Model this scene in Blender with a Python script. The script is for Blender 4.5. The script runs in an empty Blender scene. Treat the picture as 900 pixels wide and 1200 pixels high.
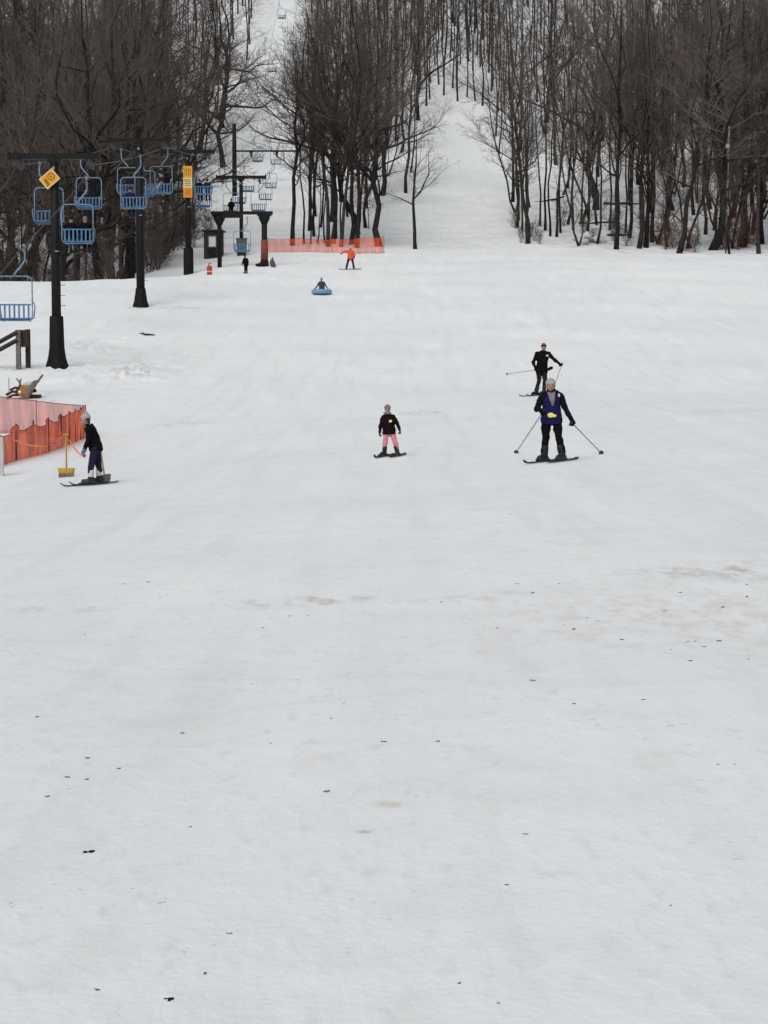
import bpy, math, random
import numpy as np
from mathutils import Vector, Matrix
random.seed(7)
RNG = random.Random(11)
S = bpy.context.scene
COL = S.collection
R = math.radians

# ------------------------------------------------------------------ camera
CAMH = 1.70
PITCH = math.atan(155 / 2030.0)
F = 450 / math.tan(R(12.5))
cam_d = bpy.data.cameras.new("camera")
cam = bpy.data.objects.new("camera", cam_d)
COL.objects.link(cam)
cam.location = (0, 0, CAMH)
cam.rotation_euler = (R(90) - PITCH, 0, 0)
cam_d.sensor_fit = 'HORIZONTAL'
cam_d.angle = R(25)
cam_d.clip_start = 0.1
cam_d.clip_end = 3000
S.camera = cam
FW = np.array([0, math.cos(PITCH), -math.sin(PITCH)])
UP = np.array([0, math.sin(PITCH), math.cos(PITCH)])


def ray(px, py):
    d = FW + np.array([1, 0, 0]) * (px - 450) / F + UP * (600 - py) / F
    return d / d[1]                     # scaled so that y advances by 1 per unit


def at(px, py, y):
    d = ray(px, py)
    return Vector((d[0] * y, y, CAMH + d[2] * y))


# ------------------------------------------------------------------ terrain
_prof = [(-80, 0.3), (-20, 0.0), (0, 0.0), (8, 0.0), (20, 0.0), (34, 0.09), (48, 0.48), (60, 1.17), (70, 2.22), (82, 3.76),
         (95, 5.68), (105, 7.29), (115, 8.95), (128, 10.66), (138, 12.03), (150, 13.0), (165, 15.6), (190, 21.5), (230, 35.8),
         (280, 55.5), (330, 75.5), (380, 92), (450, 106), (560, 112)]
_ty = np.arange(-80, 560, 0.5)
_tz = np.interp(_ty, [a for a, b in _prof], [b for a, b in _prof])
_k = np.exp(-0.5 * (np.arange(-20, 21) / 7.0) ** 2)
_k /= _k.sum()
_tz = np.convolve(np.pad(_tz, 20, mode='edge'), _k, mode='valid')


def sst(a, b, x):
    t = np.clip((x - a) / (b - a), 0, 1)
    return t * t * (3 - 2 * t)


_wr = np.random.RandomState(5)
_waves = [(_wr.uniform(0, 6.28), _wr.uniform(0.6, 1.4), _wr.uniform(0, 6.28)) for _ in range(9)]


def wob(x, y, wl):
    s = 0
    for a, k, p in _waves:
        s = s + np.sin((x * math.cos(a) + y * math.sin(a)) * 6.28 / (wl * k) + p + 0.7 * np.sin(x * 2.1 / wl * k + a))
    return s / 9 ** 0.5 / 1.4


def zt(x, y):
    z = np.interp(y, _ty, _tz)
    z = z + 0.05 * x * (1 - sst(42, 66, y)) * sst(2, 24, y) * np.clip(1 - (np.abs(x) - 14) / 30, 0, 1)
    # the bank left of the lift line falls away behind a rounded lip
    z = z - 0.8 * sst(-9, -16, x) * sst(106, 121, y) * (1 - sst(126, 142, y))
    z = z - 3.6 * sst(-15.5, -24, x) * sst(108, 118, y) * (1 - sst(140, 190, y))
    z = z - 0.45 * sst(14, 22, x) * sst(126, 133, y) * (1 - sst(140, 152, y))
    z = z + 0.35 * np.exp(-((x + 15.5) / 4.0) ** 2 - ((y - 70) / 5.0) ** 2)
    far = sst(45, 120, y)
    z = z + wob(x, y, 9.0) * (0.035 + 0.05 * far) + wob(y * 0.5 + 7, x, 2.6) * (0.008 + 0.014 * far)
    wood = sst(135, 160, y) * (1 - .6 * sst(170, 220, y)) * (1 - np.exp(-((x + 14.5) / 5) ** 2) * 0.8)
    z = z + wob(x + 3, y, 4.5) * 0.16 * wood
    rough = np.exp(-((x + 10.2) / 2.2) ** 2 - ((y - 67) / 4.5) ** 2) + 0.7 * np.exp(-((x + 12.5) / 1.5) ** 2 - ((y - 76) / 5) ** 2)
    z = z + rough * (wob(x * 2, y, 1.3) * 0.2 + wob(y, x * 1.3, 0.7) * 0.1)
    z = z + 0.28 * np.exp(-((x + 9.8) / 1.3) ** 2 - ((y - 66.5) / 1.6) ** 2) + 0.2 * np.exp(-((x + 11.6) / 0.9) ** 2 - ((y - 64.0) / 1.2) ** 2)
    return z


def zf(x, y):
    return float(zt(np.float64(x), np.float64(y)))


def G(px, py, y0=3.0, y1=420):
    """ground point seen at a pixel of the photograph"""
    d = ray(px, py)
    ys = np.concatenate([np.arange(y0, 60, 0.05), np.arange(60, y1, 0.1)])
    f = CAMH + d[2] * ys - zt(d[0] * ys, ys)
    i = np.argmax(f <= 0)
    if f[i] > 0:
        i = len(ys) - 1
    y = ys[i]
    return Vector((d[0] * y, y, zf(d[0] * y, y)))


# ------------------------------------------------------------------ materials
def mat(name, col, rough=0.7, metal=0.0, noise=0.25, scale=12, spec=0.3, bump=0.0, rnd=0.0):
    m = bpy.data.materials.new(name)
    m.use_nodes = True
    nt = m.node_tree
    b = nt.nodes["Principled BSDF"]
    b.inputs["Roughness"].default_value = rough
    b.inputs["Metallic"].default_value = metal
    b.inputs["Specular IOR Level"].default_value = spec
    tc = nt.nodes.new("ShaderNodeTexCoord")
    n = nt.nodes.new("ShaderNodeTexNoise")
    n.inputs["Scale"].default_value = scale
    n.inputs["Detail"].default_value = 5
    nt.links.new(tc.outputs["Object"], n.inputs["Vector"])
    r = nt.nodes.new("ShaderNodeValToRGB")
    c0 = [c * (1 - noise) for c in col]
    c1 = [min(1, c * (1 + noise)) for c in col]
    r.color_ramp.elements[0].position = 0.3
    r.color_ramp.elements[1].position = 0.7
    r.color_ramp.elements[0].color = (*c0, 1)
    r.color_ramp.elements[1].color = (*c1, 1)
    nt.links.new(n.outputs["Fac"], r.inputs["Fac"])
    out = r.outputs["Color"]
    if rnd:
        oi = nt.nodes.new("ShaderNodeObjectInfo")
        hs = nt.nodes.new("ShaderNodeHueSaturation")
        mr = nt.nodes.new("ShaderNodeMapRange")
        mr.inputs["To Min"].default_value = 1 - rnd
        mr.inputs["To Max"].default_value = 1 + rnd
        nt.links.new(oi.outputs["Random"], mr.inputs["Value"])
        nt.links.new(mr.outputs["Result"], hs.inputs["Value"])
        nt.links.new(out, hs.inputs["Color"])
        out = hs.outputs["Color"]
    nt.links.new(out, b.inputs["Base Color"])
    if bump:
        bp = nt.nodes.new("ShaderNodeBump")
        bp.inputs["Strength"].default_value = bump
        bp.inputs["Distance"].default_value = 0.02
        nt.links.new(n.outputs["Fac"], bp.inputs["Height"])
        nt.links.new(bp.outputs["Normal"], b.inputs["Normal"])
    return m


M = dict(
    black_steel=mat("black painted steel", (0.006, 0.006, 0.007), 0.6, scale=6, spec=0.2),
    pad=mat("black vinyl padding", (0.008, 0.0072, 0.0068), 0.7, scale=9, bump=0.4, spec=0.15),
    grey_pad=mat("grey vinyl padding", (0.07, 0.07, 0.08), 0.6, scale=9, bump=0.4),
    blue=mat("blue painted steel", (0.065, 0.15, 0.28), 0.5, scale=7, noise=0.3),
    blue_grey=mat("worn grey blue steel", (0.15, 0.22, 0.31), 0.5, scale=7, noise=0.3),
    steel=mat("galvanised steel", (0.25, 0.26, 0.27), 0.45, metal=0.4, scale=20),
    rope=mat("steel wire rope", (0.06, 0.06, 0.065), 0.5, metal=0.3, scale=40),
    yellow=mat("yellow sign paint", (0.62, 0.33, 0.025), 0.55, noise=0.12, scale=3),
    orange_sign=mat("orange sign paint", (0.66, 0.24, 0.015), 0.55, noise=0.12, scale=3),
    cream=mat("faded cream sign paint", (0.6, 0.52, 0.3), 0.6, noise=0.1),
    mark=mat("dark sign lettering", (0.07, 0.045, 0.02), 0.7),
    brown_mark=mat("brown sign marking", (0.28, 0.11, 0.008), 0.7),
    bark=mat("dark bark", (0.029, 0.0255, 0.024), 0.95, noise=0.5, scale=4, spec=0.08, rnd=0.45),
    twig=mat("brown grey twigs", (0.090, 0.076, 0.067), 0.95, noise=0.45, scale=.5, spec=0.05, rnd=0.5),
    twig_warm=mat("warm brown twigs", (0.112, 0.091, 0.078), 0.95, noise=0.45, scale=.5, spec=0.05, rnd=0.45),
    pale_bark=mat("pale bark", (0.28, 0.26, 0.24), 0.9, noise=0.4, scale=3, spec=0.1, rnd=0.15),
    red_twig=mat("reddish brush stems", (0.115, 0.068, 0.052), 0.95, noise=0.3, scale=2, spec=0.05, rnd=0.2),
    rust_leaf=mat("rusty dead leaves", (0.16, 0.06, 0.03), 0.9, noise=0.35, scale=4),
    wood_grey=mat("weathered grey timber", (0.12, 0.11, 0.105), 0.85, noise=0.35, scale=8, bump=0.3),
    wood_dark=mat("dark brown timber", (0.035, 0.026, 0.022), 0.85, noise=0.35, scale=8, bump=0.3),
    board_white=mat("pale weathered board", (0.42, 0.43, 0.42), 0.8, noise=0.12, scale=6),
    white=mat("white paint", (0.72, 0.73, 0.74), 0.6, noise=0.08, scale=5),
    clod=mat("dark soil", (0.009, 0.0075, 0.0065), 0.95, noise=0.4, scale=60, bump=0.5),
    mud=mat("grey brown soil", (0.16, 0.145, 0.13), 0.95, noise=0.4, scale=60, bump=0.5),
    skin=mat("skin", (0.33, 0.19, 0.145), 0.55, noise=0.08, scale=20),
    eye=mat("dark eyes", (0.03, 0.022, 0.02), 0.3),
    lip=mat("lips", (0.33, 0.12, 0.1), 0.5),
    hair=mat("dark brown hair", (0.04, 0.026, 0.02), 0.7),
    hair_fair=mat("fair hair", (0.24, 0.17, 0.11), 0.7),
    black_cloth=mat("black fabric", (0.0055, 0.0052, 0.006), 0.95, scale=14, bump=0.6, spec=0.08),
    charcoal=mat("charcoal fabric", (0.014, 0.0135, 0.016), 0.9, spec=0.1, scale=14, bump=0.6),
    dark_purple_cloth=mat("blackish plum fabric", (0.008, 0.0048, 0.0065), 0.9, spec=0.1, scale=14, bump=0.6),
    navy=mat("navy blue fabric", (0.012, 0.0105, 0.062), 0.85, spec=0.1, scale=14, bump=0.6),
    ink=mat("blue black fabric", (0.006, 0.006, 0.015), 0.9, spec=0.08, scale=14, bump=0.6),
    purple=mat("dark purple fabric", (0.02, 0.013, 0.036), 0.9, spec=0.1, scale=14, bump=0.6),
    pink=mat("pink fabric", (0.58, 0.2, 0.25), 0.85, scale=14, noise=0.12, bump=0.6),
    teal=mat("teal fabric", (0.02, 0.085, 0.095), 0.85, scale=14, bump=0.6),
    slate=mat("dark slate fabric", (0.035, 0.055, 0.065), 0.85, scale=14, bump=0.6),
    orange_cloth=mat("orange fabric", (0.62, 0.09, 0.035), 0.8, scale=14, noise=0.12, bump=0.6),
    grey_knit=mat("light grey knit", (0.34, 0.33, 0.34), 0.95, scale=45, noise=0.3, bump=0.8),
    mid_knit=mat("mid grey knit", (0.16, 0.165, 0.175), 0.95, scale=45, noise=0.3, bump=0.8),
    grey_fleece=mat("grey fleece", (0.17, 0.16, 0.2), 0.95, scale=30, noise=0.15),
    white_cloth=mat("off white fabric", (0.5, 0.5, 0.51), 0.85, noise=0.15, scale=14),
    lemon=mat("pale yellow tag", (0.72, 0.66, 0.2), 0.6, noise=0.08, scale=30),
    blue_glove=mat("blue glove fabric", (0.07, 0.12, 0.22), 0.8),
    boot=mat("dark plastic boot", (0.012, 0.013, 0.015), 0.5, scale=12),
    ski=mat("dark ski topsheet", (0.014, 0.016, 0.018), 0.5, scale=9, noise=0.5),
    ski_pale=mat("grey ski topsheet", (0.2, 0.21, 0.22), 0.35, scale=9, noise=0.5),
    alu=mat("grey ski pole shaft", (0.2, 0.2, 0.21), 0.4, metal=0.3),
    tube_blue=mat("light blue rubber", (0.13, 0.28, 0.42), 0.45, noise=0.12),
    shovel_yellow=mat("yellow plastic", (0.42, 0.26, 0.035), 0.6, noise=0.25, scale=6),
    shovel_grey=mat("scuffed grey plastic", (0.12, 0.12, 0.11), 0.6, noise=0.4, scale=10),
    ash=mat("pale wooden handle", (0.38, 0.29, 0.17), 0.7, noise=0.2),
    cord=mat("orange cord", (0.8, 0.2, 0.05), 0.6, noise=0.1),
    red=mat("red plastic", (0.42, 0.045, 0.03), 0.5, noise=0.15),
    amber=mat("rusty yellow paint", (0.3, 0.13, 0.025), 0.6, noise=0.5, scale=8, bump=0.4),
    rust=mat("dark red rust", (0.06, 0.022, 0.016), 0.8, noise=0.5, scale=10, bump=0.4),
    stake=mat("dark red brown stake", (0.09, 0.02, 0.012), 0.8),
    dirty_snow=mat("dirty ploughed snow", (0.55, 0.54, 0.53), 0.9, noise=0.4, scale=2.5, bump=0.6),
    window=mat("pale window pane", (0.62, 0.64, 0.66), 0.3, noise=0.05),
)


def snow_material():
    m = bpy.data.materials.new("trodden snow")
    m.use_nodes = True
    nt = m.node_tree
    L = nt.links.new
    N = nt.nodes.new
    b = nt.nodes["Principled BSDF"]
    b.inputs["Roughness"].default_value = 0.75
    b.inputs["Specular IOR Level"].default_value = 0.15
    geo = N("ShaderNodeNewGeometry")

    def noise(scale, sx=1, sy=1, detail=4, rot=0.0):
        mp = N("ShaderNodeMapping")
        mp.inputs["Scale"].default_value = (sx, sy, 1)
        mp.inputs["Rotation"].default_value = (0, 0, rot)
        L(geo.outputs["Position"], mp.inputs["Vector"])
        n = N("ShaderNodeTexNoise")
        n.inputs["Scale"].default_value = scale
        n.inputs["Detail"].default_value = detail
        L(mp.outputs["Vector"], n.inputs["Vector"])
        return n.outputs["Fac"]

    def ramp(v, a, b_, lo=0.0, hi=1.0):
        r = N("ShaderNodeMapRange")
        r.interpolation_type = 'SMOOTHSTEP'
        r.inputs["From Min"].default_value = a
        r.inputs["From Max"].default_value = b_
        r.inputs["To Min"].default_value = lo
        r.inputs["To Max"].default_value = hi
        L(v, r.inputs["Value"])
        return r.outputs["Result"]

    def math_(op, a, b_):
        n = N("ShaderNodeMath")
        n.operation = op
        for i, v in enumerate((a, b_)):
            if isinstance(v, (int, float)):
                n.inputs[i].default_value = v
            else:
                L(v, n.inputs[i])
        return n.outputs[0]

    def mix(f, a, b_):
        n = N("ShaderNodeMix")
        n.data_type = 'RGBA'
        if isinstance(f, (int, float)):
            n.inputs[0].default_value = f
        else:
            L(f, n.inputs[0])
        for i, v in ((6, a), (7, b_)):
            if isinstance(v, tuple):
                n.inputs[i].default_value = (*v, 1)
            else:
                L(v, n.inputs[i])
        return n.outputs[2]

    big = noise(0.09, 1, 1, 5)
    col = mix(ramp(big, 0.3, 0.7), (0.722, 0.762, 0.776), (0.775, 0.800, 0.806))
    # faint wind and ski streaks running across the slope
    st = noise(0.9, 0.5, 1.1, 6, 0.12)
    col = mix(ramp(st, 0.48, 0.75, 0, 0.38), col, (0.68, 0.69, 0.69))
    st2 = noise(2.6, 1.1, 0.7, 7, 0.2)
    col = mix(ramp(st2, 0.50, 0.74, 0, 0.42), col, (0.655, 0.65, 0.64))
    run = noise(1.0, 2.6, 0.16, 6, -0.12)
    col = mix(ramp(run, 0.48, 0.72, 0, 0.45), col, (0.65, 0.665, 0.67))
    run2 = noise(1.0, 1.1, 0.09, 5, 0.5)
    col = mix(ramp(run2, 0.52, 0.70, 0, 0.35), col, (0.84, 0.84, 0.835))
    fine = noise(9.0, 1.3, 0.6, 8)
    col = mix(ramp(fine, 0.55, 0.76, 0, 0.4), col, (0.58, 0.57, 0.55))
    # scattered small grit
    grit = noise(26.0, 1, 1, 3)
    gm = noise(0.7, 1, 1, 3)
    col = mix(math_('MULTIPLY', ramp(grit, 0.66, 0.74, 0, 0.75), ramp(gm, 0.46, 0.66)), col, (0.3, 0.28, 0.26))
    # named dirty streaks
    patch = noise(3.0, 1.6, 0.7, 9, 0.25)
    for (px, py, rx, ry, col_, amt) in STAINS:
        c = G(px, py)
        mp = N("ShaderNodeMapping")
        mp.vector_type = 'TEXTURE'
        mp.inputs["Location"].default_value = (c.x, c.y, c.z)
        mp.inputs["Rotation"].default_value = (0, 0, 0.12)
        mp.inputs["Scale"].default_value = (rx, ry, 50)
        L(geo.outputs["Position"], mp.inputs["Vector"])
        ln = N("ShaderNodeVectorMath")
        ln.operation = 'LENGTH'
        L(mp.outputs["Vector"], ln.inputs[0])
        f = ramp(ln.outputs["Value"], 1.0, 0.15, 0, 1)
        f = math_('MULTIPLY', f, ramp(fine, 0.38, 0.58, 0.35, 1))
        f = math_('MULTIPLY', f, ramp(patch, 0.36, 0.64, 0, amt))
        col = mix(f, col, col_)
    # thin leaf litter showing through the snow under the woods
    sep = N("ShaderNodeSeparateXYZ")
    L(geo.outputs["Position"], sep.inputs[0])
    lit = noise(.9, 1, 1, 9)
    wood_x = math_('MAXIMUM', ramp(sep.outputs["X"], -17.0, -20.0), ramp(sep.outputs["X"], 13.0, 16.0))
    wood_y = ramp(sep.outputs["Y"], 118, 150)
    f = math_('MULTIPLY', math_('MULTIPLY', wood_x, wood_y), ramp(lit, 0.45, 0.72, 0, 0.3))
    col = mix(f, col, (0.16, 0.13, 0.11))
    # ski tracks: narrow grooves curving down and across the slope
    trk = None
    for (rot, sc, dist) in ((0.9, 0.5, 7.0), (-0.5, 0.42, 8.0), (2.2, 0.8, 6.0)):
        mp = N("ShaderNodeMapping")
        mp.inputs["Rotation"].default_value = (0, 0, rot)
        L(geo.outputs["Position"], mp.inputs["Vector"])
        wv = N("ShaderNodeTexWave")
        wv.inputs["Scale"].default_value = sc
        wv.inputs["Distortion"].default_value = dist
        wv.inputs["Detail"].default_value = 2
        wv.inputs["Detail Scale"].default_value = 0.35
        L(mp.outputs["Vector"], wv.inputs["Vector"])
        t_ = math_('MULTIPLY', ramp(wv.outputs["Fac"], 0.93, 0.995), ramp(noise(0.35, 1, 1, 5, rot), 0.50, 0.68))
        trk = t_ if trk is None else math_('MAXIMUM', trk, t_)
    col = mix(math_('MULTIPLY', trk, 0.14), col, (0.62, 0.635, 0.645))
    h = math_('ADD', math_('MULTIPLY', st, 0.6), math_('MULTIPLY', fine, 0.3))
    h = math_('ADD', h, math_('MULTIPLY', st2, 0.35))
    h = math_('SUBTRACT', h, math_('MULTIPLY', trk, 0.05))
    h = math_('ADD', h, math_('MULTIPLY', noise(30, 1, 1, 4), 0.12))
    L(col, b.inputs["Base Color"])
    bp = N("ShaderNodeBump")
    bp.inputs["Strength"].default_value = 0.55
    bp.inputs["Distance"].default_value = 0.05
    L(h, bp.inputs["Height"])
    L(bp.outputs["Normal"], b.inputs["Normal"])
    return m


def net_material(name, col, density):
    """woven plastic netting: strands with open meshes between them"""
    m = bpy.data.materials.new(name)
    m.use_nodes = True
    nt = m.node_tree
    L = nt.links.new
    b = nt.nodes["Principled BSDF"]
    b.inputs["Base Color"].default_value = (*col, 1)
    b.inputs["Roughness"].default_value = 0.55
    tr = nt.nodes.new("ShaderNodeBsdfTranslucent")
    tr.inputs["Color"].default_value = (*col, 1)
    mx0 = nt.nodes.new("ShaderNodeMixShader")
    mx0.inputs[0].default_value = 0.3
    L(b.outputs[0], mx0.inputs[1])
    L(tr.outputs[0], mx0.inputs[2])
    uv = nt.nodes.new("ShaderNodeUVMap")
    mp = nt.nodes.new("ShaderNodeMapping"); mp.inputs["Scale"].default_value = (3.2, .5, 1)
    L(uv.outputs[0], mp.inputs["Vector"])
    nz = nt.nodes.new("ShaderNodeTexNoise"); nz.inputs["Scale"].default_value = 1.0; nz.inputs["Detail"].default_value = 4
    L(mp.outputs[0], nz.inputs["Vector"])
    rp = nt.nodes.new("ShaderNodeValToRGB")
    rp.color_ramp.elements[0].position = .36; rp.color_ramp.elements[1].position = .62
    rp.color_ramp.elements[0].color = (col[0] * .5, col[1] * .45, col[2] * .5, 1)
    rp.color_ramp.elements[1].color = (min(1, col[0] * 1.25), col[1] * 1.5, col[2] * 1.5, 1)
    L(nz.outputs["Fac"], rp.inputs["Fac"]); L(rp.outputs[0], b.inputs["Base Color"]); L(rp.outputs[0], tr.inputs["Color"])
    sep = nt.nodes.new("ShaderNodeSeparateXYZ")
    L(uv.outputs[0], sep.inputs[0])

    def strand(sock, per, w):
        a = nt.nodes.new("ShaderNodeMath"); a.operation = 'DIVIDE'; a.inputs[1].default_value = per
        L(sock, a.inputs[0])
        f = nt.nodes.new("ShaderNodeMath"); f.operation = 'FRACT'
        L(a.outputs[0], f.inputs[0])
        c = nt.nodes.new("ShaderNodeMath"); c.operation = 'LESS_THAN'; c.inputs[1].default_value = w
        L(f.outputs[0], c.inputs[0])
        return c.outputs[0]
    a = strand(sep.outputs[0], 0.021, density)
    c = strand(sep.outputs[1], 0.017, density * .8)
    mxm = nt.nodes.new("ShaderNodeMath"); mxm.operation = 'MAXIMUM'
    L(a, mxm.inputs[0]); L(c, mxm.inputs[1])
    t = nt.nodes.new("ShaderNodeBsdfTransparent")
    mx = nt.nodes.new("ShaderNodeMixShader")
    L(mxm.outputs[0], mx.inputs[0])
    L(t.outputs[0], mx.inputs[1])
    L(mx0.outputs[0], mx.inputs[2])
    L(mx.outputs[0], nt.nodes["Material Output"].inputs["Surface"])
    return m


M['net'] = net_material("orange netting", (0.78, 0.10, 0.025), 0.80)
M['net_open'] = net_material("faded open orange netting", (0.62, 0.13, 0.1), 0.46)
M['net_far'] = net_material("orange netting on the slope", (0.85, 0.10, 0.025), 0.36)


# ------------------------------------------------------------------ mesh builder
class MB:
    def __init__(s):
        s.v = []; s.f = []; s.uv = None

    def add(s, vs, fs):
        o = len(s.v)
        s.v.extend([tuple(map(float, p)) for p in vs])
        s.f.extend([tuple(i + o for i in f) for f in fs])

    def box(s, c, size, rot=None, bev=0.0):
        x, y, z = [a / 2 for a in size]
        bm_pts = [Vector((i * x, j * y, k * z)) for i in (-1, 1) for j in (-1, 1) for k in (-1, 1)]
        fs = [(0, 1, 3, 2), (4, 6, 7, 5), (0, 4, 5, 1), (2, 3, 7, 6), (0, 2, 6, 4), (1, 5, 7, 3)]
        c = Vector(c)
        if rot is not None:
            bm_pts = [rot @ p for p in bm_pts]
        s.add([c + p for p in bm_pts], fs)

    def tube(s, pts, rads, sides=8, cap=True, right=None):
        """swept tube; rads: numbers or (across, deep) pairs"""
        pts = [Vector(p) for p in pts]
        n = len(pts)
        if not isinstance(rads, (list, tuple)):
            rads = [rads] * n
        vs = []
        ref = Vector(right) if right is not None else None
        prev = None
        for i, p in enumerate(pts):
            a = pts[max(i - 1, 0)]; b = pts[min(i + 1, n - 1)]
            t = (b - a)
            t = t.normalized() if t.length > 1e-9 else Vector((0, 0, 1))
            if ref is not None:
                u = ref - t * ref.dot(t)
            elif prev is not None:
                u = prev - t * prev.dot(t)
            else:
                h = Vector((1, 0, 0)) if abs(t.x) < 0.8 else Vector((0, 1, 0))
                u = h - t * h.dot(t)
            u.normalize(); prev = u
            w = t.cross(u)
            r = rads[i]
            ra, rb = (r if isinstance(r, (tuple, list)) else (r, r))
            for k in range(sides):
                an = 2 * math.pi * k / sides
                vs.append(p + u * (ra * math.cos(an)) + w * (rb * math.sin(an)))
        fs = []
        for i in range(n - 1):
            for k in range(sides):
                k2 = (k + 1) % sides
                fs.append((i * sides + k, i * sides + k2, (i + 1) * sides + k2, (i + 1) * sides + k))
        if cap:
            fs.append(tuple(reversed(range(sides))))
            fs.append(tuple((n - 1) * sides + k for k in range(sides)))
        s.add(vs, fs)

    def ball(s, c, r, seg=12, rings=8, rot=None):
        rx, ry, rz = r if isinstance(r, (tuple, list)) else (r, r, r)
        c = Vector(c)
        vs = [Vector((0, 0, -rz))]
        for i in range(1, rings):
            ph = -math.pi / 2 + math.pi * i / rings
            for k in range(seg):
                th = 2 * math.pi * k / seg
                vs.append(Vector((rx * math.cos(ph) * math.cos(th), ry * math.cos(ph) * math.sin(th), rz * math.sin(ph))))
        vs.append(Vector((0, 0, rz)))
        fs = []
        for k in range(seg):
            fs.append((0, 1 + (k + 1) % seg, 1 + k))
        for i in range(rings - 2):
            for k in range(seg):
                a = 1 + i * seg
                fs.append((a + k, a + (k + 1) % seg, a + seg + (k + 1) % seg, a + seg + k))
        top = len(vs) - 1
        a = 1 + (rings - 2) * seg
        for k in range(seg):
            fs.append((a + k, a + (k + 1) % seg, top))
        if rot is not None:
            vs = [rot @ p for p in vs]
        s.add([c + p for p in vs], fs)

    def capsule(s, a, b, ra, rb=None, seg=10):
        rb = ra if rb is None else rb
        a = Vector(a); b = Vector(b)
        d = b - a
        if d.length < 1e-6:
            s.ball(a, max(ra, rb)); return
        t = d.normalized()
        pts, rr = [], []
        for k in range(4):
            an = R(85 - k * 28)
            pts.append(a - t * (ra * math.sin(an))); rr.append(ra * math.cos(an))
        pts.append(a + d * 0.001); rr.append(ra)
        pts.append(b - d * 0.001); rr.append(rb)
        for k in range(4):
            an = R(1 + k * 28)
            pts.append(b + t * (rb * math.sin(an))); rr.append(rb * math.cos(an))
        s.tube(pts, rr, seg)

    def torus(s, c, Rr, r, rot=None, seg=28, sides=10, flat=1.0):
        vs, fs = [], []
        c = Vector(c)
        for i in range(seg):
            a = 2 * math.pi * i / seg
            for k in range(sides):
                b = 2 * math.pi * k / sides
                p = Vector(((Rr + r * math.cos(b)) * math.cos(a), (Rr + r * math.cos(b)) * math.sin(a), r * flat * math.sin(b)))
                vs.append(c + (rot @ p if rot is not None else p))
        for i in range(seg):
            for k in range(sides):
                i2, k2 = (i + 1) % seg, (k + 1) % sides
                fs.append((i * sides + k, i2 * sides + k, i2 * sides + k2, i * sides + k2))
        s.add(vs, fs)

    def mesh(s, name, m, smooth=False):
        me = bpy.data.meshes.new(name)
        me.from_pydata(s.v, [], s.f)
        me.materials.append(m)
        if smooth:
            me.polygons.foreach_set("use_smooth", [True] * len(me.polygons))
        me.update()
        return me

    def build(s, name, m, parent=None, smooth=False, remesh=0.0, sm=4):
        me = s.mesh(name, m, smooth)
        o = bpy.data.objects.new(name, me)
        COL.objects.link(o)
        if parent is not None:
            o.parent = parent
        if remesh:
            md = o.modifiers.new("r", 'REMESH'); md.mode = 'VOXEL'; md.voxel_size = remesh; md.use_smooth_shade = True
            ms = o.modifiers.new("s", 'SMOOTH'); ms.iterations = sm; ms.factor = 0.5
            dg = bpy.context.evaluated_depsgraph_get()
            nm = bpy.data.meshes.new_from_object(o.evaluated_get(dg), depsgraph=dg)
            o.modifiers.clear()
            o.data = nm
            if not nm.materials:
                nm.materials.append(m)
            nm.polygons.foreach_set("use_smooth", [True] * len(nm.polygons))
            bpy.data.meshes.remove(me)
            nm.name = name
        return o


def tag(o, label=None, cat=None, group=None, kind=None):
    if label: o['label'] = label
    if cat: o['category'] = cat
    if group: o['group'] = group
    if kind: o['kind'] = kind
    return o


def thing(name, label, cat, loc, rz=0.0, group=None):
    o = bpy.data.objects.new(name, None)
    o.empty_display_size = 0.2
    COL.objects.link(o)
    o.location = loc
    o.rotation_euler = (0, 0, rz)
    return tag(o, label, cat, group)


def dup(root, loc, rz=0.0, label=None, group=None, scale=None):
    r = root.copy(); COL.objects.link(r)
    r.location = loc; r.rotation_euler = (0, 0, rz)
    if scale is not None: r.scale = scale if isinstance(scale, (tuple, list)) else (scale,) * 3
    if label: r['label'] = label
    if group: r['group'] = group
    for ch in list(root.children):
        c = ch.copy(); COL.objects.link(c); c.parent = r
        for g in list(ch.children):
            d = g.copy(); COL.objects.link(d); d.parent = c
    return r


# ------------------------------------------------------------------ snow slope
BROWN = (0.42, 0.37, 0.32); GREY = (0.46, 0.45, 0.44)
STAINS = [(385, 703, .45, 0.35, (0.3, 0.28, 0.26), 0.8), (320, 708, 1.0, 0.4, BROWN, 0.45), (556, 701, .7, 0.35, GREY, 0.5),
          (456, 943, 0.11, 0.09, (0.45, 0.35, 0.24), 0.7), (425, 975, 0.05, 0.04, (0.46, 0.36, 0.25), 0.7), (492, 484, 1.0, 1.6, GREY, 0.95),
          (890, 668, 1.6, 0.9, (0.4, 0.37, 0.35), 0.7), (810, 725, 2.2, 2.6, (0.64, 0.605, 0.585), 0.75), (215, 361, 2.2, 1.5, GREY, 0.8),
          (152, 436, 1.6, 1.6, (0.4, 0.39, 0.38), 0.8), (210, 497, 1.6, 1.2, GREY, 0.6), (95, 403, 1.4, 2.0, GREY, 0.7),
          (165, 361, 1.2, 0.8, (0.35, 0.34, 0.33), 0.7), (66, 715, .6, 0.3, BROWN, 0.5), (20, 432, 1.2, 0.9, (0.35, 0.34, 0.33), 0.7),
          (45, 470, 1.1, 0.6, (0.3, 0.27, 0.25), 0.7), (690, 280, 2.0, 2.0, (0.42, 0.40, 0.38), 0.8), (880, 480, 3.0, 2.0, GREY, 0.4)]


def axis(segs):
    out = []
    for a, b, st in segs:
        out.append(np.arange(a, b, st))
    out.append(np.array([segs[-1][1]], float))
    return np.concatenate(out)


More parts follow.
